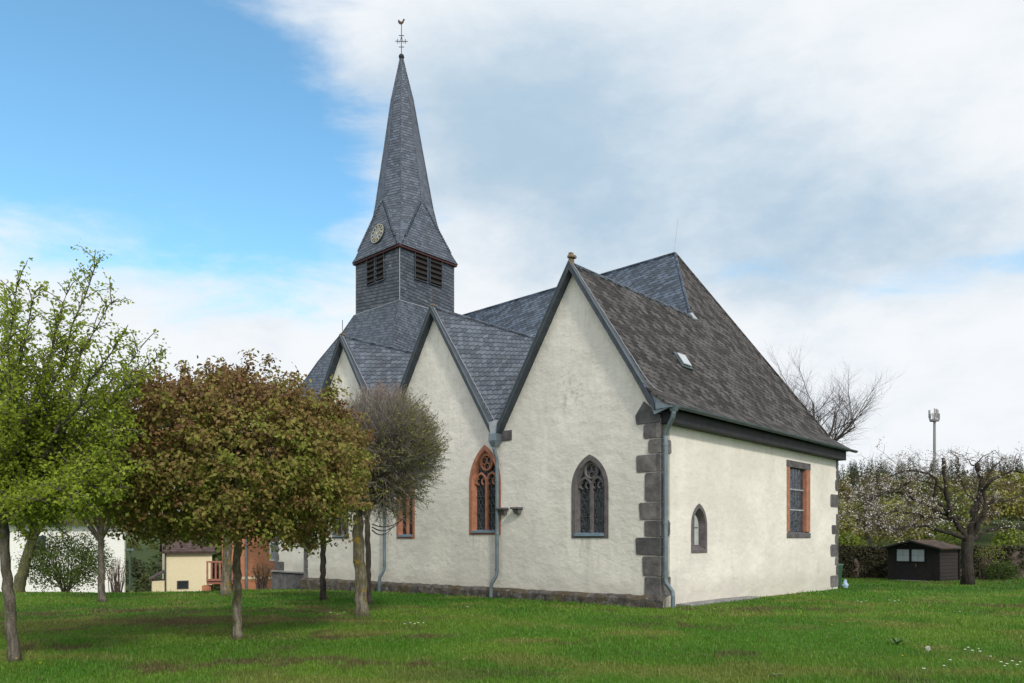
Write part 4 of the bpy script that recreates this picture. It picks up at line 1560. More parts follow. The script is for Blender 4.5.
# fresh green tree at the left edge: open ascending shoots
def airy_tree(name, label, base, top, r0, r1, lmat, bmat, shoots, lsize, seed, leaf_every=.05, per=3, tuft=.05):
    root = thing(name, label, 'tree', base)
    B = np.array(base); loc = lambda p: tuple(Vector(p) - Vector(base))
    mb = MB()
    pts, rr = trunk_pts(base, top, r0, r1, wob=.012, flare=1.2)
    mb.tube([loc(p) for p in pts], rr, 10)
    mb.build('trunk', bmat, root, smooth=True)
    br = MB(); P = []; D = []
    for e, r_ in shoots:
        pp = bez(Vector(top) + Vector((rnd.uniform(-.05, .05), rnd.uniform(-.05, .05), rnd.uniform(-.15, .1))), e, (0, 0, -.15), 9, .04)
        br.tube([loc(p) for p in pp], [r_ * (1 - .85 * k / 8) for k in range(9)], 5, cap=False)
        L = (Vector(e) - Vector(top)).length
        for k in range(2, 9):
            for _ in range(7):
                d = ((pp[k] - pp[k - 1]).normalized() * .9 + Vector((rnd.gauss(0, .8), rnd.gauss(0, .8), rnd.gauss(.15, .5)))).normalized()
                ln = rnd.uniform(.25, .75) * (1.1 - .08 * k)
                q = pp[k - 1].lerp(pp[k], rnd.random())
                tw = bez(q, q + d * ln, (0, 0, .06), 5, .015)
                br.tube([loc(p) for p in tw], [.009, .007, .006, .005, .003], 3, cap=False)
                m_ = int(ln / leaf_every)
                for j in range(m_ + 1):
                    t = (j + .5) / (m_ + 1) * 4
                    i0 = min(int(t), 3)
                    if t > .8:
                        P.append(tw[i0].lerp(tw[i0 + 1], t - i0)); D.append(d)
        for j in range(int(L * .45 / leaf_every)):
            t = 4.5 + 3.5 * j / (L * .45 / leaf_every); i0 = min(int(t), 7)
            P.append(pp[i0].lerp(pp[i0 + 1], t - i0)); D.append((0, 0, 1))
    br.build('branches', bmat, root, smooth=True)
    P = np.repeat(np.array([tuple(p) for p in P]), per, 0); D = np.repeat(np.array([tuple(d) for d in D]), per, 0)
    P = P + rng.normal(size=P.shape) * tuft
    V, F = leaf_arrays(P - B, lsize, D * .3 + np.array([0, 0, .7]), .7, .25)
    np_obj('crown', V, F, lmat, root)
    return root


b_ = on_ground(15, 9.75)
top_ = at(1, 505, 9.75)
sh = []
tips = [(98, 258), (68, 290), (112, 300), (128, 325), (142, 345), (165, 350), (35, 290), (15, 300), (-15, 280), (-50, 300), (-95, 320), (60, 320), (85, 345), (20, 330), (45, 360), (100, 372), (140, 375),
        (130, 400), (-60, 360), (-30, 350), (70, 400), (110, 420), (140, 430), (-100, 400), (-130, 430), (30, 400), (0, 380), (120, 455), (90, 470), (60, 490), (135, 470), (100, 498), (-60, 450), (-110, 480), (30, 450), (40, 500), (75, 508), (-40, 500), (120, 490), (10, 460)]
for x_, y_ in tips:
    Yd = 9.75 + rnd.uniform(-1.2, 1.2)
    if y_ > 440: Yd = 9.75 + rnd.uniform(-1.4, 1.0)
    sh.append((at(x_, y_, Yd), rnd.uniform(.018, .035)))
for x_, y_ in tips[6::2]:
    sh.append((at(x_ + rnd.uniform(-30, 30), y_ + rnd.uniform(-15, 25), 9.75 + rnd.uniform(-1.6, 1.6)), rnd.uniform(.014, .025)))
airy_tree('maple_tree', 'open light green young tree at the left edge with a leaning grey trunk', b_, top_, .066, .058, M['leaf_bright'], M['bark_grey'], sh, .050, 5, .058, 4, .034)

# grey twiggy globe tree
def twig_tree():
    base = on_ground(362, 15.5)
    root = thing('globe_tree', 'grey twiggy globe tree almost bare on a mossy pale trunk', 'tree', base)
    B = Vector(base); loc = lambda p: tuple(Vector(p) - B)
    top = at(358, 515, 15.5)
    mb = MB()
    pts, rr = trunk_pts(B, top, .125, .105, n=12, wob=.03)
    rr[6] *= 1.12
    mb.tube([loc(p) for p in pts], rr, 10)
    mb.build('trunk', M['bark_pale'], root, smooth=True)
    C = at(382, 462, 15.5)
    rx, rz = 1.30, 1.50
    br = MB(); tw = MB()
    LP = []; LD = []; PK = []
    for i in range(70):
        az = rnd.uniform(0, 2 * math.pi); el = math.asin(rnd.uniform(-.6, 1))
        d = Vector((math.cos(az) * math.cos(el), math.sin(az) * math.cos(el), math.sin(el)))
        e = C + Vector((d.x * rx, d.y * rx, d.z * rz)) * .55
        pp = bez(top + Vector((0, 0, rnd.uniform(-.1, .3))), e, (0, 0, .1), 5, .04)
        br.tube([loc(p) for p in pp], [.035, .03, .024, .018, .012], 5, cap=False)
        for j in range(46):
            q = pp[rnd.choice([2, 3, 4])]
            d2 = (d * .9 + Vector((rnd.gauss(0, .42), rnd.gauss(0, .42), rnd.gauss(.18, .4)))).normalized()
            f = rnd.uniform(.78, 1.10)
            if d2.z < 0: f *= .92
            e2 = C + Vector((d2.x * rx, d2.y * rx, d2.z * rz)) * f
            p2 = bez(q, e2, (0, 0, -.04), 4, .03)
            tw.tube([loc(p) for p in p2], [.0085, .007, .0058, .004], 3, cap=False)
            for m_ in range(2):
                qq = p2[rnd.choice([1, 2])]
                e3 = qq + (d2 + Vector((rnd.gauss(0, .45), rnd.gauss(0, .45), rnd.gauss(.1, .35)))).normalized() * rnd.uniform(.25, .5)
                tw.tube([loc(qq), loc(e3)], [.0058, .003], 3, cap=False)
                if rnd.random() < .4 and (e3.z < C.z + .3 or e3.x > C.x + .5): LP.append(e3); LD.append(d2)
            if d2.z > .93: PK.append(e2)
            right = (e2.x - C.x) / rx
            if rnd.random() < .12 + .55 * max(right, 0) and (d2.z < .45 or right > .3):
                for t in (.55, .75, .9, 1.0):
                    LP.append(q.lerp(e2, t)); LD.append(d2)
    br.build('branches', M['twig'], root, smooth=True)
    tw.build('twigs', M['twig'], root)
    P = np.repeat(np.array([tuple(p) for p in LP]), 3, 0); D = np.repeat(np.array([tuple(d) for d in LD]), 3, 0)
    P += rng.normal(size=P.shape) * .025
    V, F = leaf_arrays(P - np.array(B), .042, D * .3 + np.array([0, 0, .6]), .8, .2)
    np_obj('crown', V, F, M['leaf_small'], root)
    P = np.repeat(np.array([tuple(p) for p in PK]), 5, 0)
    P += rng.normal(size=P.shape) * .05
    V, F = leaf_arrays(P - np.array(B), .035, P * 0 + np.array([0, 0, .6]), .8, .2)
    np_obj('buds', V, F, M['leaf_pink'], root)
    # small hooked shoots low on the right
    hk = MB()
    for k in range(3):
        s0 = at(372, 524 + 3 * k, 15.4); e0 = at(412 - 8 * k, 510 + k * 6, 15.2)
        hk.tube([loc(p) for p in bez(s0, e0, (0, 0, -.35), 8)], [.014 - .001 * i for i in range(8)], 4, cap=False)
    hk.build('low_shoots', M['twig_brown'], root)


twig_tree()

grp = 'trees standing behind the reddish maple'
b_ = on_ground(323, 20.5)
globe_tree('globe_tree', 'dark slim trunked round tree between the reddish maple and church wall', b_, at(323, 535, 20.5), .085, .07, at(328, 480, 20.5), (1.6, 1.6, 1.45), 1500, 8, .09, 'dark', M['bark_dark'], 4, bottom=-.7, limbs=7)
b_ = on_ground(369, 19.2)
globe_tree('globe_tree', 'slim brown trunked tree close behind the grey twiggy tree', b_, at(367, 520, 19.2), .075, .065, at(360, 482, 19.4), (1.0, 1.1, 1.05), 700, 8, .08, 'dark', M['bark_brown'], 5, bottom=-.7, limbs=7)
b_ = on_ground(226, 23.0)
globe_tree('globe_tree', 'pale thick trunked tree seen behind the reddish maple trunk', b_, at(228, 535, 23.0), .16, .13, at(228, 478, 23.0), (1.7, 1.7, 1.6), 1200, 8, .09, 'dark', M['bark_pale'], 6, bottom=-.7, limbs=7)
b_ = on_ground(102, 20.1)
globe_tree('globe_tree', 'bright green round tree with a short grey trunk and spreading limbs on the lawn', b_, at(101, 540, 20.1), .09, .078, at(98, 492, 20.1), (1.75, 1.7, 1.35), 1150, 8, .085, 'bright', M['bark_grey'], 8, bottom=-.72, limbs=9)
b_ = on_ground(17, 26.5)
globe_tree('globe_tree', 'leaning tree with algae green trunk in front of the white house', b_, at(32, 540, 26.5), .20, .15, at(40, 500, 26.5), (2.6, 2.2, 1.5), 1500, 8, .10, 'bright', M['bark_green'], 9, bottom=-.6, limbs=8)


def bush(name, label, base, C, rad, n, per, ls, lm, bm, seed, stems=14, bottom=-.95):
    root = thing(name, label, 'shrub', base)
    B = Vector(base); loc = lambda p: tuple(Vector(p) - B)
    mb = MB()
    for i in range(stems):
        d = Vector((rnd.gauss(0, .5), rnd.gauss(0, .5), rnd.uniform(.1, 1))).normalized()
        e = Vector(C) + Vector((d.x * rad[0], d.y * rad[1], d.z * rad[2])) * .85
        mb.tube([loc(p) for p in bez(B + Vector((rnd.gauss(0, .1), rnd.gauss(0, .1), -.05)), e, (0, 0, .1), 6, .04)], [.03, .025, .02, .016, .012, .006], 5, cap=False)
    mb.build('stems', bm, root, smooth=True)
    d = unit(rng.normal(size=(n, 3))); d = d[d[:, 2] > bottom]
    lf = .85 + .45 * (lump(d, seed) - .5)
    P = np.array(C) + d * np.array(rad) * (lf * (1 - .55 * rng.random(len(d)) ** 1.4))[:, None]
    P = np.repeat(P, per, 0) + rng.normal(size=(len(d) * per, 3)) * .10
    V, F = leaf_arrays(P - np.array(B), ls, np.repeat(d, per, 0) * .5 + np.array([0, 0, .6]), .8, .2)
    np_obj('foliage', V, F, lm, root)
    return root


b_ = on_ground(66, 27.5)
bush('bush', 'large loose green bush in front of the white house', b_, at(66, 562, 27.5), (1.85, 1.5, 1.25), 1700, 6, .080, M['leaf_mid'], M['bark_brown'], 12)
b_ = on_ground(117, 34)
bush('bush', 'bare purplish brown shrub at the corner of the white house beside the lamp post', b_, at(117, 572, 34), (.6, .5, .75), 110, 4, .06, M['leaf_brown'], M['twig_brown'], 17, 26)
b_ = on_ground(262, 33)
bush('bush', 'dry brown shrub beside the corner of the church and the orange brick house', b_, at(262, 573, 33), (.55, .5, .55), 160, 5, .06, M['leaf_brown'], M['twig_brown'], 13, 26)
b_ = on_ground(1000, 34.5)
bush('bush', 'low green shrub at the foot of the old boundary wall', b_, at(1002, 572, 34.5), (1.0, .6, .55), 420, 6, .075, M['leaf_dark'], M['bark_brown'], 14)
b_ = on_ground(983, 35)
bush('bush', 'thin arching light green shrub against the boundary wall right of the cherry trunk', b_, at(992, 556, 35), (.8, .6, .75), 130, 4, .06, M['leaf_bright'], M['twig_brown'], 15, 22)


# cherry in blossom
def cherry():
    D0 = 30.0
    base = on_ground(967.5, D0)
    root = thing('cherry_tree', 'old gnarled fruit tree with dark pruned limbs and sparse white blossom', 'tree', base)
    B = Vector(base); loc = lambda p: tuple(Vector(p) - B)
    mb = MB()
    pts = [base, at(968, 572, D0), at(967, 558, D0), at(967, 545, D0), at(969, 535, D0)]
    pts[0].z -= .1
    mb.tube([loc(p) for p in pts], [.29, .22, .205, .22, .21], 12)
    mb.build('trunk', M['bark_dark'], root, smooth=True)
    limbs = [([(968, 540), (975, 511), (982, 488), (977, 463)], .17, .11, 0), ([(966, 540), (951, 514), (946, 485), (943, 458)], .13, .07, -.6),
             ([(965, 538), (937, 529), (917, 526), (893, 529), (872, 524)], .11, .03, -1.2), ([(960, 520), (937, 511), (911, 498), (888, 492), (868, 498)], .09, .025, .8),
             ([(972, 538), (985, 510), (990, 502), (1007, 501), (1030, 492)], .11, .03, .6), ([(970, 536), (984, 517), (987, 485), (1000, 476), (1015, 471), (1035, 470)], .12, .03, -.8),
             ([(972, 540), (985, 532), (1007, 527), (1028, 529), (1050, 520)], .09, .025, 1.0), ([(950, 515), (936, 500), (934, 478), (911, 470), (890, 476)], .075, .02, -1.6),
             ([(955, 520), (930, 518), (905, 512), (880, 514), (856, 520)], .07, .02, 1.6), ([(948, 490), (935, 486), (915, 480), (895, 490), (870, 500), (850, 512)], .06, .018, .3),
             ([(982, 488), (990, 470), (1003, 458)], .06, .015, .5), ([(975, 505), (960, 480), (958, 462), (950, 450)], .05, .012, 1.2), ([(977, 463), (985, 455), (995, 450)], .03, .01, 0), ([(975, 466), (965, 458), (958, 453)], .03, .01, 0)]
    br = MB(); tw = MB(); BP = []
    for pl, ra, rb, dy in limbs:
        n = len(pl)
        P = [at(x, y, D0 + dy * (i / (n - 1)) ** .7) for i, (x, y) in enumerate(pl)]
        # refine
        Q = []
        for i in range(n - 1):
            for k in range(4):
                t = k / 4
                p0 = P[max(i - 1, 0)]; p1 = P[i]; p2 = P[i + 1]; p3 = P[min(i + 2, n - 1)]
                Q.append(.5 * ((2 * p1) + (p2 - p0) * t + (2 * p0 - 5 * p1 + 4 * p2 - p3) * t * t + (3 * p1 - p0 - 3 * p2 + p3) * t ** 3) + Vector((rnd.gauss(0, .03), rnd.gauss(0, .05), rnd.gauss(0, .03))))
        Q.append(P[-1])
        m_ = len(Q)
        br.tube([loc(p) for p in Q], [.85 * (ra + (rb - ra) * (i / (m_ - 1)) ** .8) * rnd.uniform(.8, 1.25) for i in range(m_)], 7)
        for i in range(3, m_):
            left = Q[i].x < at(935, 0, D0).x
            for _ in range((2 + i % 2) if left else 2):
                d = Vector((rnd.gauss(-.35 if left else .1, .7), rnd.gauss(0, .7), rnd.gauss(.05 if left else .25, .55))).normalized()
                L = rnd.uniform(.5, 2.0 if left else 1.1)
                e = Q[i] + d * L
                if e.z > EYE + (537 - 453) / FPX * D0 or (e.z < EYE + (537 - 541) / FPX * D0 and e.x < at(960, 0, D0).x):
                    continue
                tp = bez(Q[i], e, (0, 0, rnd.uniform(-.05, .2)), 5, .03)
                tw.tube([loc(p) for p in tp], [.013, .010, .008, .006, .004], 3, cap=False)
                for t in range(2, 5):
                    for _k in range(2):
                        d2 = Vector((rnd.gauss(0, 1), rnd.gauss(0, 1), rnd.gauss(.2, .8))).normalized()
                        e2 = tp[t] + d2 * rnd.uniform(.12, .4)
                        tw.tube([loc(tp[t]), loc(e2)], [.008, .004], 3, cap=False)
                        if rnd.random() < (.55 if left else .14): BP.append(e2)
                    if rnd.random() < (.3 if left else .06): BP.append(tp[t])
    br.build('branches', M['bark_dark'], root, smooth=True)
    tw.build('twigs', M['twig_brown'], root)
    BP = [p for p in BP if p.z > EYE + (537 - 541) / FPX * D0]
    P = np.repeat(np.array([tuple(p) for p in BP]), 5, 0)
    P = P + rng.normal(size=P.shape) * .06
    V, F = leaf_arrays(P - np.array(B), .055, P * 0 + np.array([0, -.2, .5]), 1.0, 0, .9)
    np_obj('blossom', V, F, M['blossom'], root)
    P = np.repeat(np.array([tuple(p) for p in BP]), 3, 0)
    P = P + rng.normal(size=P.shape) * .09
    V, F = leaf_arrays(P - np.array(B), .055, P * 0 + np.array([0, -.2, .5]), 1.0, 0)
    np_obj('foliage', V, F, M['leaf_small'], root)


cherry()


# bare trees
def bare_tree(name, label, base, H, spread, depth, r0, mt, seed, lean=(0, 0, 0), fork=.35, n0=6):
    rr = random.Random(seed)
    root = thing(name, label, 'tree', base)
    mb = MB(); tk = MB()
    top = Vector((lean[0] * fork, lean[1] * fork, H * fork))
    tk.tube([(0, 0, -.2), tuple(top * .5 + Vector((.05, 0, 0))), tuple(top)], [r0 * 1.2, r0, r0 * .85], 8)
    tk.build('trunk', mt, root, smooth=True)

    def go(p, d, L, r_, lev):
        n = 5
        pts = [p]
        q = p; dd = d
        for i in range(n):
            dd = (dd + Vector((rr.gauss(0, .13), rr.gauss(0, .13), rr.gauss(.06, .1)))).normalized()
            q = q + dd * L / n
            pts.append(q)
        mb.tube([tuple(x) for x in pts], [r_ * (1 - .5 * i / n) for i in range(n + 1)], 5 if lev < 2 else 3, cap=False)
        if lev >= depth: return
        for i in range(1, n + 1):
            k = 1 if lev < 1 else (2 if rr.random() < .6 else 1)
            for _ in range(k):
                ax = Vector((rr.gauss(0, 1), rr.gauss(0, 1), rr.gauss(0, .6))).normalized()
                nd = (dd * .75 + ax * .65).normalized()
                go(pts[i], nd, L * rr.uniform(.48, .74), r_ * (1 - .5 * i / n) * .55, lev + 1)
    for k in range(n0):
        az = 2 * math.pi * (k + rr.random() * .7) / n0
        tilt = rr.uniform(.2, .75) * spread
        d = Vector((math.cos(az) * math.sin(tilt), math.sin(az) * math.sin(tilt), math.cos(tilt)))
        go(top, d, H * (1 - fork) * rr.uniform(.5, .68), r0 * .55, 0)
    mb.build('branches', mt, root)
    return root


X_ = (813 - 512) / FPX * 42
bare_tree('bare_tree', 'leafless tree with fine grey twigs rising behind the church eaves', (X_, 42, gzf(X_, 42)), 11.6, 1.7, 3, .15, M['twig_far'], 5, n0=9, fork=.58)
X_ = (869 - 512) / FPX * 58
bare_tree('bare_tree', 'thin leafless sapling further right of the big leafless tree, above the woods', (X_, 58, gzf(X_, 58)), 9.6, .6, 2, .09, M['twig_far'], 9, n0=4)


# ------------------------------------------------------------------ boundary wall with ivy
def boundary():
    p0 = Vector((14.5, 37.6, 0)); p1 = Vector((31.0, 36.5, 0))
    base = Vector((p0.x, p0.y, gzf(p0.x, p0.y)))
    root = thing('boundary_wall', 'old rubble boundary wall overgrown with dark ivy behind the black shed', 'wall', base)
    n = 110
    V = []; F = []
    rows = 9
    for i in range(n + 1):
        t = i / n
        p = p0.lerp(p1, t)
        g_ = gzf(p.x, p.y)
        h = 1.45 + .12 * (vnoise(t * 24, 0, 4) - .5) + (.10 if t > .6 else 0)
        for k in range(rows):
            f = k / (rows - 1)
            V.append((p.x - base.x, p.y - .22 + rnd.uniform(-.06, .06) - base.y, g_ - .2 + (h + .2) * f + rnd.uniform(-.03, .03) - base.z))
        V.append((p.x - base.x, p.y + .25 - base.y, g_ + h - base.z)); V.append((p.x - base.x, p.y + .25 - base.y, g_ - .3 - base.z))
    R_ = rows + 2
    for i in range(n):
        for k in range(R_ - 1):
            a = i * R_ + k; b = a + R_
            F.append((a, b, b + 1, a + 1))
    mb = MB(); mb.v = V; mb.f = F
    mb.build('masonry', simple('rubble stone', (0.15, 0.115, 0.10), .95, var=.5, scale=4, bmp=.8, bdist=.06), root)
    N = 24000
    t = rng.random(N); f = rng.random(N) ** .8
    keep = fbm(t * 40, f * 4, 3, 5) > np.where((t > .62), .52, .36)
    keep |= f > .86
    t = t[keep]; f = f[keep]
    P = np.stack([p0.x + (p1.x - p0.x) * t, p0.y + (p1.y - p0.y) * t - .26 - .12 * rng.random(len(t)), 0 * t], 1)
    P[:, 2] = gz(P[:, 0], P[:, 1]) + f * 1.62
    V, F = leaf_arrays(P - np.array(base), .10, P * 0 + np.array([0, -.8, .4]), .6, .3, .85)
    np_obj('ivy', V, F, M['ivy'], root)


boundary()


# ------------------------------------------------------------------ shed
def shed():
    c = Vector((19.0, 33.0, gzf(19, 33)))
    right = Vector((.62, -.785, 0)).normalized()
    rz = math.atan2(right.y, right.x)
    root = thing('garden_shed', 'small black wooden garden shed with two pale windows and a mossy roof', 'shed', c, rz)
    W_, D_ = 2.2, 2.2      # local x from -W..0 (front, y=0 plane), depth +y
    he, hr = 1.50, 1.80
    black = M['shed'] = simple('tarred boards', (0.010, 0.009, 0.010), .75, var=.4, scale=10, bmp=.3)
    brown = simple('brown tarred boards', (0.024, 0.017, 0.016), .8, var=.4, scale=10, bmp=.3)
    mb = MB()
    n = 14
    for i in range(n):      # vertical boards, front
        x0 = -W_ + W_ * i / n; x1 = x0 + W_ / n - .006
        pk = lambda x: he + (hr - he) * (1 - abs(x + W_ / 2) / (W_ / 2)) - .04
        mb.hexa([(x0, -.01 * (i % 2), -.1), (x1, -.01 * (i % 2), -.1), (x1, .05, -.1), (x0, .05, -.1)], [(x0, -.01 * (i % 2), pk(x0)), (x1, -.01 * (i % 2), pk(x1)), (x1, .05, pk(x1)), (x0, .05, pk(x0))])
    mb.box(-W_, -W_ + .05, .05, D_, -.1, he); mb.box(-W_, -.0, D_ - .05, D_, -.1, he)
    mb.build('wall', black, root)
    mb = MB()
    for i in range(10):     # horizontal boards of the side
        z0 = -.1 + (he + .08) * i / 10
        mb.hexa([(-.05, .08, z0), (.02, .08, z0), (.02, D_ - .06, z0), (-.05, D_ - .06, z0)], [(-.05, .08, z0 + .15), (.005, .08, z0 + .15), (.005, D_ - .06, z0 + .15), (-.05, D_ - .06, z0 + .15)])
    mb.build('side_wall', brown, root)
    for x_, y_ in ((.03, .0), (.03, D_ - .04)):
        mb = MB()
        mb.box(x_ - .04, x_ + .04, y_, y_ + .08, -.1, he)
        mb.build('post', black, root)
    for sg, lab in ((-1, 0), (1, 1)):
        r_ = MB()
        xc = -W_ / 2
        xe = xc + sg * (W_ / 2 + .24)
        ze = he - .24 * (hr - he) / (W_ / 2)
        P = [(xc, hr), (xe, ze), (xe, ze + .06), (xc, hr + .06)]
        r_.hexa([(x, -.28, z) for x, z in P], [(x, D_ + .2, z) for x, z in P])
        m_, t, p = mat('mossy felt roof')
        o = t.new('ShaderNodeTexCoord').outputs['Object']
        nn = t.noise(o, 2.4, 6, .7)
        t.l.new(t.mix(t.smooth(nn, .42, .68), (.026, .021, .020), (.11, .05, .014)), p.inputs['Base Color'])
        p.inputs['Roughness'].default_value = .95
        bump(t, p, t.noise(o, 14, 5, .7), .8, .04)
        rf_ = r_.build('roof', m_, root)
        mb = MB(); mb.hexa([(x, -.30, z - .03) for x, z in P], [(x, -.282, z - .0) for x, z in P]); mb.build('verge_board', black, rf_)
    pane = simple('pale curtained pane', (0.36, 0.42, 0.47), .25, var=.12, scale=9, bmp=0)
    for x0 in (-1.78, -1.12):
        mb = MB()
        e = .035
        for a, b, c_, d_ in ((x0 - e, x0 + .55 + e, .88 - e, .88), (x0 - e, x0 + .55 + e, 1.42, 1.42 + e), (x0 - e, x0, .88, 1.42), (x0 + .55, x0 + .55 + e, .88, 1.42)):
            mb.box(a, b, -.035, .0, c_, d_)
        wn = mb.build('window', black, root)
        mb = MB(); mb.box(x0, x0 + .55, -.018, -.013, .88, 1.42); mb.build('pane', pane, wn)
        mb = MB(); mb.box(x0 + .27, x0 + .28, -.024, -.019, .88, 1.42); mb.box(x0, x0 + .55, -.024, -.019, 1.145, 1.155); mb.build('muntin', simple('dark muntin', (.12, .13, .14), .6, bmp=0), wn)
    mb = MB()
    mb.box(-1.58, -.28, -.03, -.012, .0, .74)
    d_ = mb.build('door', black, root)
    mb = MB(); mb.box(-.95, -.91, -.06, -.03, .62, .78); mb.build('handle', simple('brass latch', (.2, .15, .08), .5, .5, bmp=0), d_)
    mb = MB(); mb.box(-1.6, -.25, -.5, -.1, -.08, .02)
    st = mb.build('step', M['paving'], root)
    return root


shed()

# bin and bag behind the far corner
c_ = K + VB * 12.95 + UA * .42
c_.z = gzf(c_.x, c_.y)
bn = thing('waste_bin', 'green plastic waste bin half hidden behind the far corner of the church', 'bin', c_, RZ)
grn = simple('green plastic', (0.018, 0.07, 0.04), .45, var=.15, bmp=0)
mb = MB(); mb.hexa([(-.20, -.20, 0), (.20, -.20, 0), (.20, .20, 0), (-.20, .20, 0)], [(-.27, -.27, .82), (.27, -.27, .82), (.27, .27, .82), (-.27, .27, .82)])
mb.build('body', grn, bn, bevel=.03)
mb = MB(); mb.hexa([(-.29, -.30, .822), (.29, -.30, .822), (.29, .29, .822), (-.29, .29, .822)], [(-.27, -.27, .87), (.27, -.27, .87), (.27, .29, .90), (-.27, .29, .90)])
mb.build('lid', grn, bn, bevel=.015)
c_ = K + VB * 12.62 + UA * (-.12)
c_.z = gzf(c_.x, c_.y)
mb = MB()
mb.ball((0, 0, .16), .17, .15, .20, 12, 8)
mb.v = [(x + rnd.uniform(-.02, .02) * 1.5, y + rnd.uniform(-.02, .02), max(z + rnd.uniform(-.02, .02), 0) + (.12 if z > .33 else 0)) for x, y, z in mb.v]
bg_ = mb.build('plastic_bag', simple('light blue plastic', (0.35, 0.50, 0.66), .4, var=.2, bmp=.2), None)
bg_.location = c_; bg_.scale = (.62, .62, .68)
tag(bg_, 'small light blue bag on the grass at the far church corner', 'bag')


# ------------------------------------------------------------------ houses on the left
def win(parent, fn, s0, s1, z0, z1, frame_m, pane_m):
    mb = MB(); e = .08
    for a, b, c, d in ((s0, s1, z0, z0 + e), (s0, s1, z1 - e, z1), (s0, s0 + e, z0 + e, z1 - e), (s1 - e, s1, z0 + e, z1 - e)):
        mb.hexa([fn(a, c, 0), fn(b, c, 0), fn(b, c, .06), fn(a, c, .06)], [fn(a, d, 0), fn(b, d, 0), fn(b, d, .06), fn(a, d, .06)])
    w_ = mb.build('window', frame_m, parent)
    mb = MB(); mb.poly([fn(s0 + e, z0 + e, .02), fn(s1 - e, z0 + e, .02), fn(s1 - e, z1 - e, .02), fn(s0 + e, z1 - e, .02)])
    mb.build('pane', pane_m, w_)
    return w_


wframe = simple('white frame', (.7, .7, .7), .5, var=.05, bmp=0)
pane_dark = simple('house pane', (.03, .035, .045), .12, var=.3, bmp=0)
tiles_brown = slate('brown roof tiles', (.05, .033, .03), (.09, .06, .055), .3, .25, 0, rough=.8, bstr=.6)


def house(name, label, p0, p1, depth, z0, ze, zr_, wall_m, roof_m, overhang=.5):
    """front from p0 (left) to p1 (right), ridge parallel to the front"""
    p0 = Vector(p0); p1 = Vector(p1)
    d = (p1 - p0); L = d.length; rz = math.atan2(d.y, d.x)
    root = thing(name, label, 'house', (p0.x, p0.y, z0), rz)
    H = ze - z0; Hr = zr_ - z0
    mb = MB()
    P = [(0, -1), (depth, -1), (depth, H), (depth / 2, Hr - .15), (0, H)]
    mb.hexa([(0, y, z) for y, z in P], [(L, y, z) for y, z in P])
    mb.build('wall', wall_m, root)
    sl_ = (Hr - H) / (depth / 2)
    for sg in (-1, 1):
        ye = -overhang if sg < 0 else depth + overhang
        ze_ = H - overhang * sl_
        r_ = MB()
        A = [(depth / 2, Hr), (ye, ze_), (ye, ze_ + .18), (depth / 2, Hr + .18)]
        r_.hexa([(-overhang * .6, y, z) for y, z in A], [(L + overhang * .6, y, z) for y, z in A])
        r_.build('roof', roof_m, root)
    return root, L


def X(px, Y): return (px - 512) / FPX * Y


# white house
h, L = house('white_house', 'long white rendered house seen through the trees at the left', (-35.0, 40.4, 0), (X(124.5, 46), 46, 0), 9, -3.4, 2.6, 4.6, simple('white render', (.78, .78, .78), .8, var=.05, bmp=0), tiles_brown)
fnw = lambda s, z, d: (s, -d, z)
for s0, zz in ((1.5, 1.0), (4.0, 1.0), (1.5, 3.9), (4.4, 3.9), (7.2, 3.9)):
    win(h, fnw, s0, s0 + 1.0, zz, zz + 1.3, wframe, pane_dark)
# yellow house
ycol = simple('pale yellow render', (.74, .66, .46), .85, var=.06, bmp=.1)
h, L = house('yellow_house', 'pale yellow house with a dark brown tiled roof behind the lawn', (X(165, 58), 58, 0), (X(212, 59.55), 59.55, 0), 7, -4.4, .55, 2.55, ycol, tiles_brown, .35)
win(h, fnw, .85, 1.7, 1.95, 2.6, simple('dark frame', (.05, .05, .055), .6, bmp=0), pane_dark)
mb = MB(); mb.box(-.9, -.02, .4, 3.2, -1, 2.6); mb.build('annex', ycol, h)
mb = MB(); mb.hexa([(-1.1, .2, 2.6), (-.01, .2, 3.25), (-.01, 3.3, 3.25), (-1.1, 3.3, 2.6)], [(-1.1, .2, 2.72), (-.01, .2, 3.37), (-.01, 3.3, 3.37), (-1.1, 3.3, 2.72)]); mb.build('annex_roof', tiles_brown, h)
mb = MB(); mb.tube([(.03, -.06, 4.9), (.03, -.06, -1)], .07, 6); mb.build('downpipe', M['zinc_dark'], h)
# orange brick house
brick = None
def brick_mat():
    m, t, p = mat('orange brick')
    uv = t.new('ShaderNodeTexCoord').outputs['UV']
    b = t.new('ShaderNodeTexBrick'); t.l.new(uv, b.inputs['Vector'])
    b.inputs['Scale'].default_value = 1; b.inputs['Brick Width'].default_value = .25; b.inputs['Row Height'].default_value = .08; b.inputs['Mortar Size'].default_value = .008
    b.inputs['Color1'].default_value = (.48, .19, .10, 1); b.inputs['Color2'].default_value = (.39, .145, .075, 1); b.inputs['Mortar'].default_value = (.36, .22, .14, 1)
    t.l.new(b.outputs[0], p.inputs['Base Color']); p.inputs['Roughness'].default_value = .9
    return m
h, L = house('brick_house', 'orange brick house with white windows just left of the church', (X(222, 46), 46, 0), (X(292, 46), 47, 0), 8, -2.4, 4.2, 6.2, brick_mat(), tiles_brown, .4)
win(h, fnw, 2.83, 3.42, 2.55, 3.75, wframe, simple('sky lit pane', (.25, .30, .36), .1, var=.2, bmp=0))
mb = MB(); mb.box(1.2, 4.3, -.05, -.002, 1.40, 1.56); mb.build('band_course', simple('pale band', (.6, .5, .36), .8, bmp=0), h)
mb = MB(); mb.tube([(1.45, -.10, 4.1), (1.45, -.10, -1)], .09, 8); mb.build('downpipe', M['zinc'], h)
mb = MB()
redc = simple('pinkish red boards', (.33, .13, .10), .7, bmp=0)
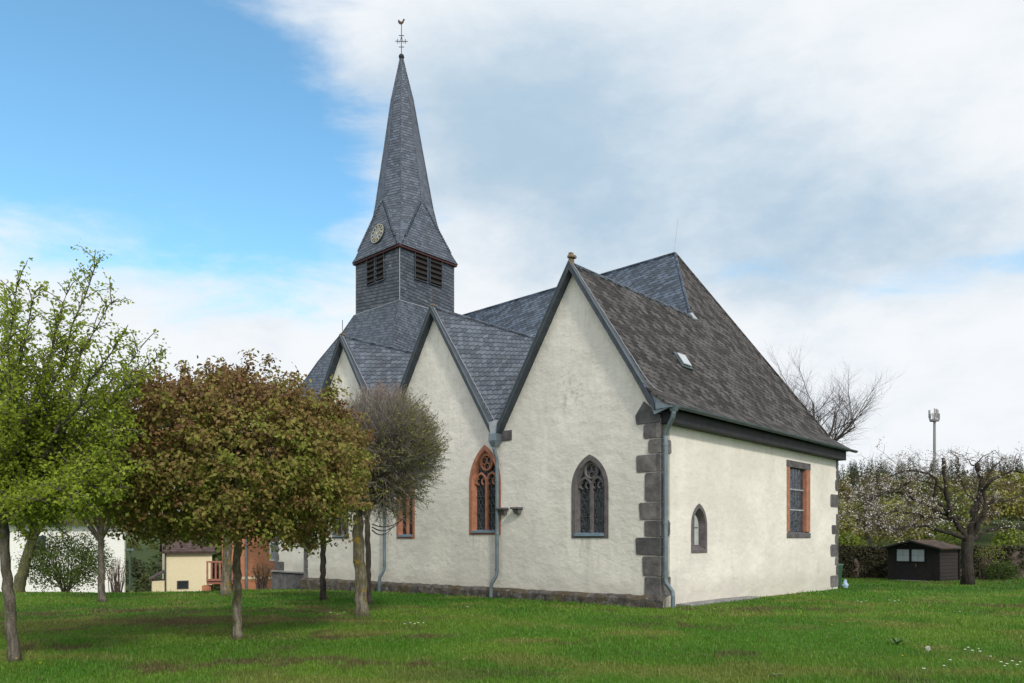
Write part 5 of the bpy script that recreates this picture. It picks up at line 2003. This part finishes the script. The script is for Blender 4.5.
mb.box(-.7, .9, -1.3, -1.2, 1.4, 1.52)
for k in range(7):
    mb.box(-.7 + k * .24, -.6 + k * .24, -1.28, -1.2, 1.52, 2.5)
mb.box(-.7, .9, -1.3, -1.2, 2.5, 2.6)
mb.box(-.7, .9, -1.19, .0, 1.2, 1.39)
mb.build('balcony', redc, h)
mb = MB()
for xx in (-.66, .1, .85): mb.box(xx, xx + .12, -1.29, -1.17, -1, 1.195)
mb.build('balcony_post', redc, h)
mb = MB(); mb.box(-1.0, -.5, -1.0, -.2, -1, 1.1); mb.build('store', brick_mat(), h)

# lamp post
b_ = Vector((X(130, 36), 36, gzf(X(130, 36), 36)))
lp = thing('street_lamp', 'slim green street lamp with a flat head beside the white house', 'lamp post', b_)
gm = simple('green grey metal', (.08, .12, .10), .5, .4, bmp=0)
ht = EYE + (537 - 551) / FPX * 36 - b_.z
mb = MB(); mb.tube([(0, 0, -.1), (0, 0, ht * .4), (0, 0, ht)], [.06, .05, .045], 8); mb.build('pole', gm, lp)
mb = MB(); mb.hexa([(-.22, -.14, ht), (.22, -.14, ht), (.22, .14, ht), (-.22, .14, ht)], [(-.16, -.1, ht + .12), (.16, -.1, ht + .12), (.16, .1, ht + .12), (-.16, .1, ht + .12)]); mb.build('lamp_head', gm, lp, bevel=.02)

# mast beyond the wood
Ym = 165; xm = X(934.5, Ym); zg = gzf(xm, Ym)
mast = thing('radio_mast', 'tall grey antenna mast with a round platform rising above the wood', 'mast', (xm, Ym, zg))
ht = EYE + (537 - 420) / FPX * Ym - zg
gm2 = simple('grey mast steel', (.24, .235, .24), .6, .2, bmp=0)
mb = MB(); mb.tube([(0, 0, -1), (0, 0, ht * .6), (0, 0, ht)], [.34, .30, .26], 10); mb.build('pole', gm2, mast)
mb = MB(); mb.tube([(0, 0, ht - .3), (0, 0, ht + .1)], [.95, 1.0], 14)
for a in range(10):
    t = 2 * math.pi * a / 10
    mb.tube([(1.0 * math.cos(t), 1.0 * math.sin(t), ht), (1.0 * math.cos(t), 1.0 * math.sin(t), ht + 1.3)], .06, 4)
mb.tube([(1.0 * math.cos(t), 1.0 * math.sin(t), ht + 1.3) for t in np.linspace(0, 2 * math.pi, 17)], .06, 4)
mb.build('platform', gm2, mast)
mb = MB()
for a in range(3):
    t = 2 * math.pi * a / 3 + .4
    mb.box(1.0 * math.cos(t) - .16, 1.0 * math.cos(t) + .16, 1.0 * math.sin(t) - .12, 1.0 * math.sin(t) + .12, ht + .5, ht + 2.3)
mb.tube([(0, 0, ht), (0, 0, ht + 2.6)], .12, 5)
mb.build('antenna', gm2, mast)


# ------------------------------------------------------------------ woods
def wood(name, label, spots, kinds):
    VV = []; FF = []; CC = []; off = 0
    for (x, y, h, kind, col) in spots:
        z = gzf(x, y)
        if kind == 'c':      # conifer
            n = 240
            f = rng.random(n) ** .75
            rad = (1 - f) * h * .17 + .15
            t = rng.random(n) * 2 * math.pi
            P = np.stack([x + rad * np.cos(t) * rng.uniform(.35, 1, n), y + rad * np.sin(t) * rng.uniform(.35, 1, n), z + h * (.08 + .92 * f)], 1)
            s = h * .062 * (1.25 - f)
            d = np.stack([np.cos(t), np.sin(t), np.full(n, .5)], 1)
            V, F = leaf_arrays(P, s, d, .35, .6, .7, .15)
        else:
            n = 800
            d = unit(rng.normal(size=(n, 3))); d[:, 2] = np.abs(d[:, 2]) * 1.2 - .45
            lf = .7 + .6 * (lump(unit(d), int(x * 3) % 97) - .3)
            rw = h * (.34 if kind == 'd' else .5)
            P = np.array([x, y, z + h * .58]) + d * np.array([rw, rw, h * .44]) * (lf * (1 - .55 * rng.random(n) ** 1.3))[:, None]
            V, F = leaf_arrays(P, h * .048, d + np.array([0, 0, .4]), .8, .2, .8)
            # stem
        c = np.array(col)[None] * rng.uniform(.65, 1.35, (n, 1)) * np.array([1, 1, 1])
        VV.append(V); FF.append(F + off); CC.append(np.repeat(c, 4, 0)); off += len(V)
    o = np_obj(name, np.concatenate(VV), np.concatenate(FF), M['tint'], col=np.concatenate(CC))
    tag(o, label, 'wood', kind='stuff')


spots = []
for i in range(330):
    Y = rnd.uniform(130, 215); r_ = rnd.uniform(.36, .86)
    spots.append((r_ * Y, Y, rnd.uniform(6.0, 10.0), 'c', rnd.choice([(.045, .060, .040), (.055, .072, .042), (.065, .078, .046), (.040, .054, .040)])))  # colours lightened to put a slight haze into the far conifers
for i in range(9):
    Y = rnd.uniform(110, 130); r_ = rnd.uniform(.445, .50)
    spots.append((r_ * Y, Y, rnd.uniform(7.5, 10.5), 'c', (.024, .036, .022)))
wood('conifer_wood', 'dark conifer wood along the hilltop behind the fruit tree', spots, 'c')
spots = []
cols = [(.17, .18, .04), (.20, .19, .05), (.12, .14, .035), (.18, .155, .06), (.16, .20, .035), (.13, .115, .055), (.23, .23, .05)]
for i in range(230):
    Y = rnd.uniform(52, 135); r_ = rnd.uniform(.38, .88)
    hh = rnd.uniform(3.5, 6.5) + (Y - 52) * .035
    if r_ > .62 and Y < 75 and rnd.random() < .7: continue
    spots.append((r_ * Y, Y, hh, 'd', rnd.choice(cols)))
for i in range(16):
    Y = rnd.uniform(42, 47); r_ = rnd.uniform(.43, .60)
    spots.append((r_ * Y, Y, rnd.uniform(1.8, 3.0), 'b', rnd.choice([(.12, .16, .02), (.09, .12, .02), (.06, .08, .02)])))
wood('deciduous_wood', 'yellow green spring woodland on the slope below the conifers', spots, 'd')
spots = []
for i in range(170):
    Y = rnd.uniform(70, 190); r_ = rnd.uniform(-.85, -.20)
    spots.append((r_ * Y, Y, rnd.uniform(4, 7.5), 'd', rnd.choice([(.06, .085, .025), (.085, .105, .03), (.05, .065, .025), (.10, .12, .035)])))
for i in range(80):
    Y = rnd.uniform(72, 140); r_ = rnd.uniform(-.57, -.36)
    spots.append((r_ * Y, Y, rnd.uniform(8, 11.5), 'd', rnd.choice([(.06, .085, .03), (.085, .105, .035), (.05, .065, .03), (.10, .12, .04)])))
wood('valley_wood', 'hazy green trees in the valley between the houses', spots, 'd')


# ------------------------------------------------------------------ grass
def grass():
    def ring(y0, y1, dens, w, h):
        xs = 1.25 * y1 * .72
        n = int((y1 - y0) * 2 * xs * dens)
        y = rng.uniform(y0, y1, n); x = rng.uniform(-xs, xs, n)
        k = (np.abs(x) < y * .80 + 1) & ~inside_church(x, y, .22)
        k &= ~((x > 15) & (y > 37))
        x = x[k]; y = y[k]
        # tufts: thin and thick places
        t = fbm(x * 1.6, y * 1.6, 3, 81)
        k = rng.random(len(x)) < .35 + 1.1 * t
        x = x[k]; y = y[k]; t = t[k]
        n = len(x)
        hh = h * rng.uniform(.5, 1.3, n) * (.45 + 1.1 * fbm(x * .7, y * .7, 3, 91)) * np.where(rng.random(n) < .02, 1.9, 1) * (1 + .25 * inside_church(x, y, .5))
        return x, y, hh, np.full(n, w)
    A = [ring(7.2, 11, 3000, .0062, .050), ring(11, 15.5, 1350, .0095, .050), ring(15.5, 22, 520, .015, .050), ring(22, 37, 150, .025, .055)]
    x = np.concatenate([a[0] for a in A]); y = np.concatenate([a[1] for a in A]); h = np.concatenate([a[2] for a in A]); wd = np.concatenate([a[3] for a in A])
    n = len(x)
    z = gz(x, y) - .005
    az = rng.random(n) * 2 * math.pi
    ln = rng.uniform(.1, .75, n) * h
    tx, ty = np.cos(az), np.sin(az)
    wx, wy = -ty * wd / 2, tx * wd / 2
    fx = rng.normal(0, .3, n)
    wx = wx + fx * wd * .3
    P0 = np.stack([x - wx, y - wy, z], 1); P1 = np.stack([x + wx, y + wy, z], 1)
    mx, my, mz = x + tx * ln * .35, y + ty * ln * .35, z + h * .6
    P2 = np.stack([mx + wx * .8, my + wy * .8, mz], 1); P3 = np.stack([mx - wx * .8, my - wy * .8, mz], 1)
    P4 = np.stack([x + tx * ln, y + ty * ln, z + h * .95], 1)
    V = np.stack([P0, P1, P2, P3, P4], 1).reshape(-1, 3)
    i = np.arange(n)[:, None] * 5
    F = np.concatenate([i + np.array([[0, 1, 2]]), i + np.array([[0, 2, 3]]), i + np.array([[3, 2, 4]])], 1).reshape(-1, 3)
    c = lawn_color(x, y) * rng.uniform(.7, 1.35, (n, 1))
    dry = rng.random(n) < .045
    c[dry] = np.array([.20, .17, .075]) * rng.uniform(.7, 1.2, (dry.sum(), 1))
    o = np_obj('grass', V, F, M['grass'], col=np.repeat(c, 5, 0))
    tag(o, 'short rough green lawn grass with brownish worn patches', 'grass', kind='stuff')


grass()


# ------------------------------------------------------------------ flowers and weeds in the lawn
def lawn_pt(px, py):
    Y = FPX * EYE / (py - 537)
    for _ in range(4):
        Xx = (px - 512) / FPX * Y
        Y = FPX * (EYE - gzf(Xx, Y)) / (py - 537)
    return Vector(((px - 512) / FPX * Y, Y, gzf((px - 512) / FPX * Y, Y)))


white = simple('petal white', (.8, .8, .76), .6, var=.05, bmp=0)
yel = simple('dandelion yellow', (.70, .46, .02), .6, var=.1, bmp=0)
fluff = simple('seed fluff', (.62, .62, .60), .9, var=.15, scale=60, bmp=.6)
stemm = simple('flower stem', (.10, .16, .04), .7, bmp=0)


def flower(name, label, cat, p, r_, h, head_m, group, flat=True):
    root = thing(name, label, cat, p, rnd.uniform(0, 6.28), group)
    mb = MB(); mb.tube([(0, 0, -.02), (.005, 0, h * .5), (.01, 0, h)], .003, 4); mb.build('stem', stemm, root)
    mb = MB()
    if flat:
        n = 11
        for k in range(n):
            t = 2 * math.pi * k / n
            d = Vector((math.cos(t), math.sin(t), .25)); s_ = Vector((-math.sin(t), math.cos(t), 0))
            c = Vector((.01, 0, h))
            a = c + d * r_ * .2; b = c + d * r_
            mb.hexa([a - s_ * r_ * .1, a + s_ * r_ * .1, b + s_ * r_ * .2, b - s_ * r_ * .2], [a - s_ * r_ * .1 + Vector((0, 0, .003)), a + s_ * r_ * .1 + Vector((0, 0, .003)), b + s_ * r_ * .2 + Vector((0, 0, .003)), b - s_ * r_ * .2 + Vector((0, 0, .003))])
        mb.ball((.01, 0, h + .003), r_ * .3, n=8, m=4)
    else:
        for k in range(90):
            d = Vector((rnd.gauss(0, 1), rnd.gauss(0, 1), rnd.gauss(0, 1))).normalized()
            c = Vector((.01, 0, h + r_ * .6))
            mb.tube([c, c + d * r_ * .8, c + d * r_], [.001, .0015, .006], 3)
    mb.build('flower_head', head_m, root)
    return root


def dup(root, p, label=None):
    r_ = root.copy(); COL.objects.link(r_); r_.location = p; r_.rotation_euler = (0, 0, rnd.uniform(0, 6.28))
    if label: r_['label'] = label
    for ch in root.children:
        c = ch.copy(); COL.objects.link(c); c.parent = r_
    return r_


dz_ = [(968, 653), (972, 656), (978, 654), (981, 657), (1000, 668), (1008, 670), (1012, 667), (1018, 671), (990, 662), (950, 666), (945, 672), (966, 655), (1004, 672), (1021, 668), (858, 604), (862, 605), (866, 604), (890, 603), (894, 604), (898, 603), (959, 615), (925, 650 + 25),
       (410, 627), (414, 628), (418, 627), (404, 628), (424, 627), (468, 610), (330, 616), (338, 618), (344, 616)]
first = None
for px_, py_ in dz_:
    p = lawn_pt(px_, py_)
    sc = 1.0
    if first is None:
        first = flower('daisy', 'small white daisy growing in the lawn', 'flower', p, .015, .075, white, 'daisies in the lawn')
    else:
        d_ = dup(first, p)
        k = max(1.0, p.y / 11); d_.scale = (k * rnd.uniform(.8, 1.2),) * 2 + (1.0,)
yl = [(847, 625), (851, 622), (886, 627), (903, 627), (903, 660), (655, 616), (384, 624), (391, 625), (17, 663), (463, 664), (40, 668), (832, 628)]
first = None
for px_, py_ in yl:
    p = lawn_pt(px_, py_)
    if first is None:
        first = flower('dandelion', 'yellow dandelion flower in the lawn', 'flower', p, .014, .06, yel, 'yellow dandelions in the lawn')
    else:
        dup(first, p)
flower('dandelion_clock', 'white round dandelion seed head in the lawn at the right', 'flower', lawn_pt(927, 657), .034, .10, fluff, None, flat=False)


def weed(label, px, py, n, L, mt):
    p = lawn_pt(px, py)
    root = thing('dock_weed', label, 'weed', p)
    mb = MB()
    for k in range(n):
        az = 2 * math.pi * k / n + rnd.uniform(-.3, .3); el = rnd.uniform(.3, 1.1)
        d = Vector((math.cos(az) * math.cos(el), math.sin(az) * math.cos(el), math.sin(el)))
        s_ = Vector((-math.sin(az), math.cos(az), 0)); l = L * rnd.uniform(.7, 1.2); w_ = l * .14
        pr = [d * 0, d * l * .35 + Vector((0, 0, .01)), d * l * .7 - Vector((0, 0, .01)), d * l - Vector((0, 0, l * .22))]
        b0 = len(mb.v)
        for i, q_ in enumerate(pr):
            ww = [.25, 1, .8, .05][i] * w_
            mb.v += [tuple(q_ - s_ * ww), tuple(q_ + Vector((0, 0, -.012))), tuple(q_ + s_ * ww)]
        for i in range(3):
            for e in range(2):
                a = b0 + i * 3 + e
                mb.f.append((a, a + 1, a + 4, a + 3))
    mb.build('leaves', mt, root)


lm = simple('weed leaf', (.06, .12, .025), .5, var=.3, bmp=.1)
weed('dark broad leaved dock plant in the lawn left of the dandelion seed head', 897, 645, 9, .19, lm)
weed('pale low rosette weed at the front edge of the lawn below the church corner', 775, 677, 10, .11, simple('pale weed leaf', (.16, .22, .09), .5, var=.2, bmp=.1))
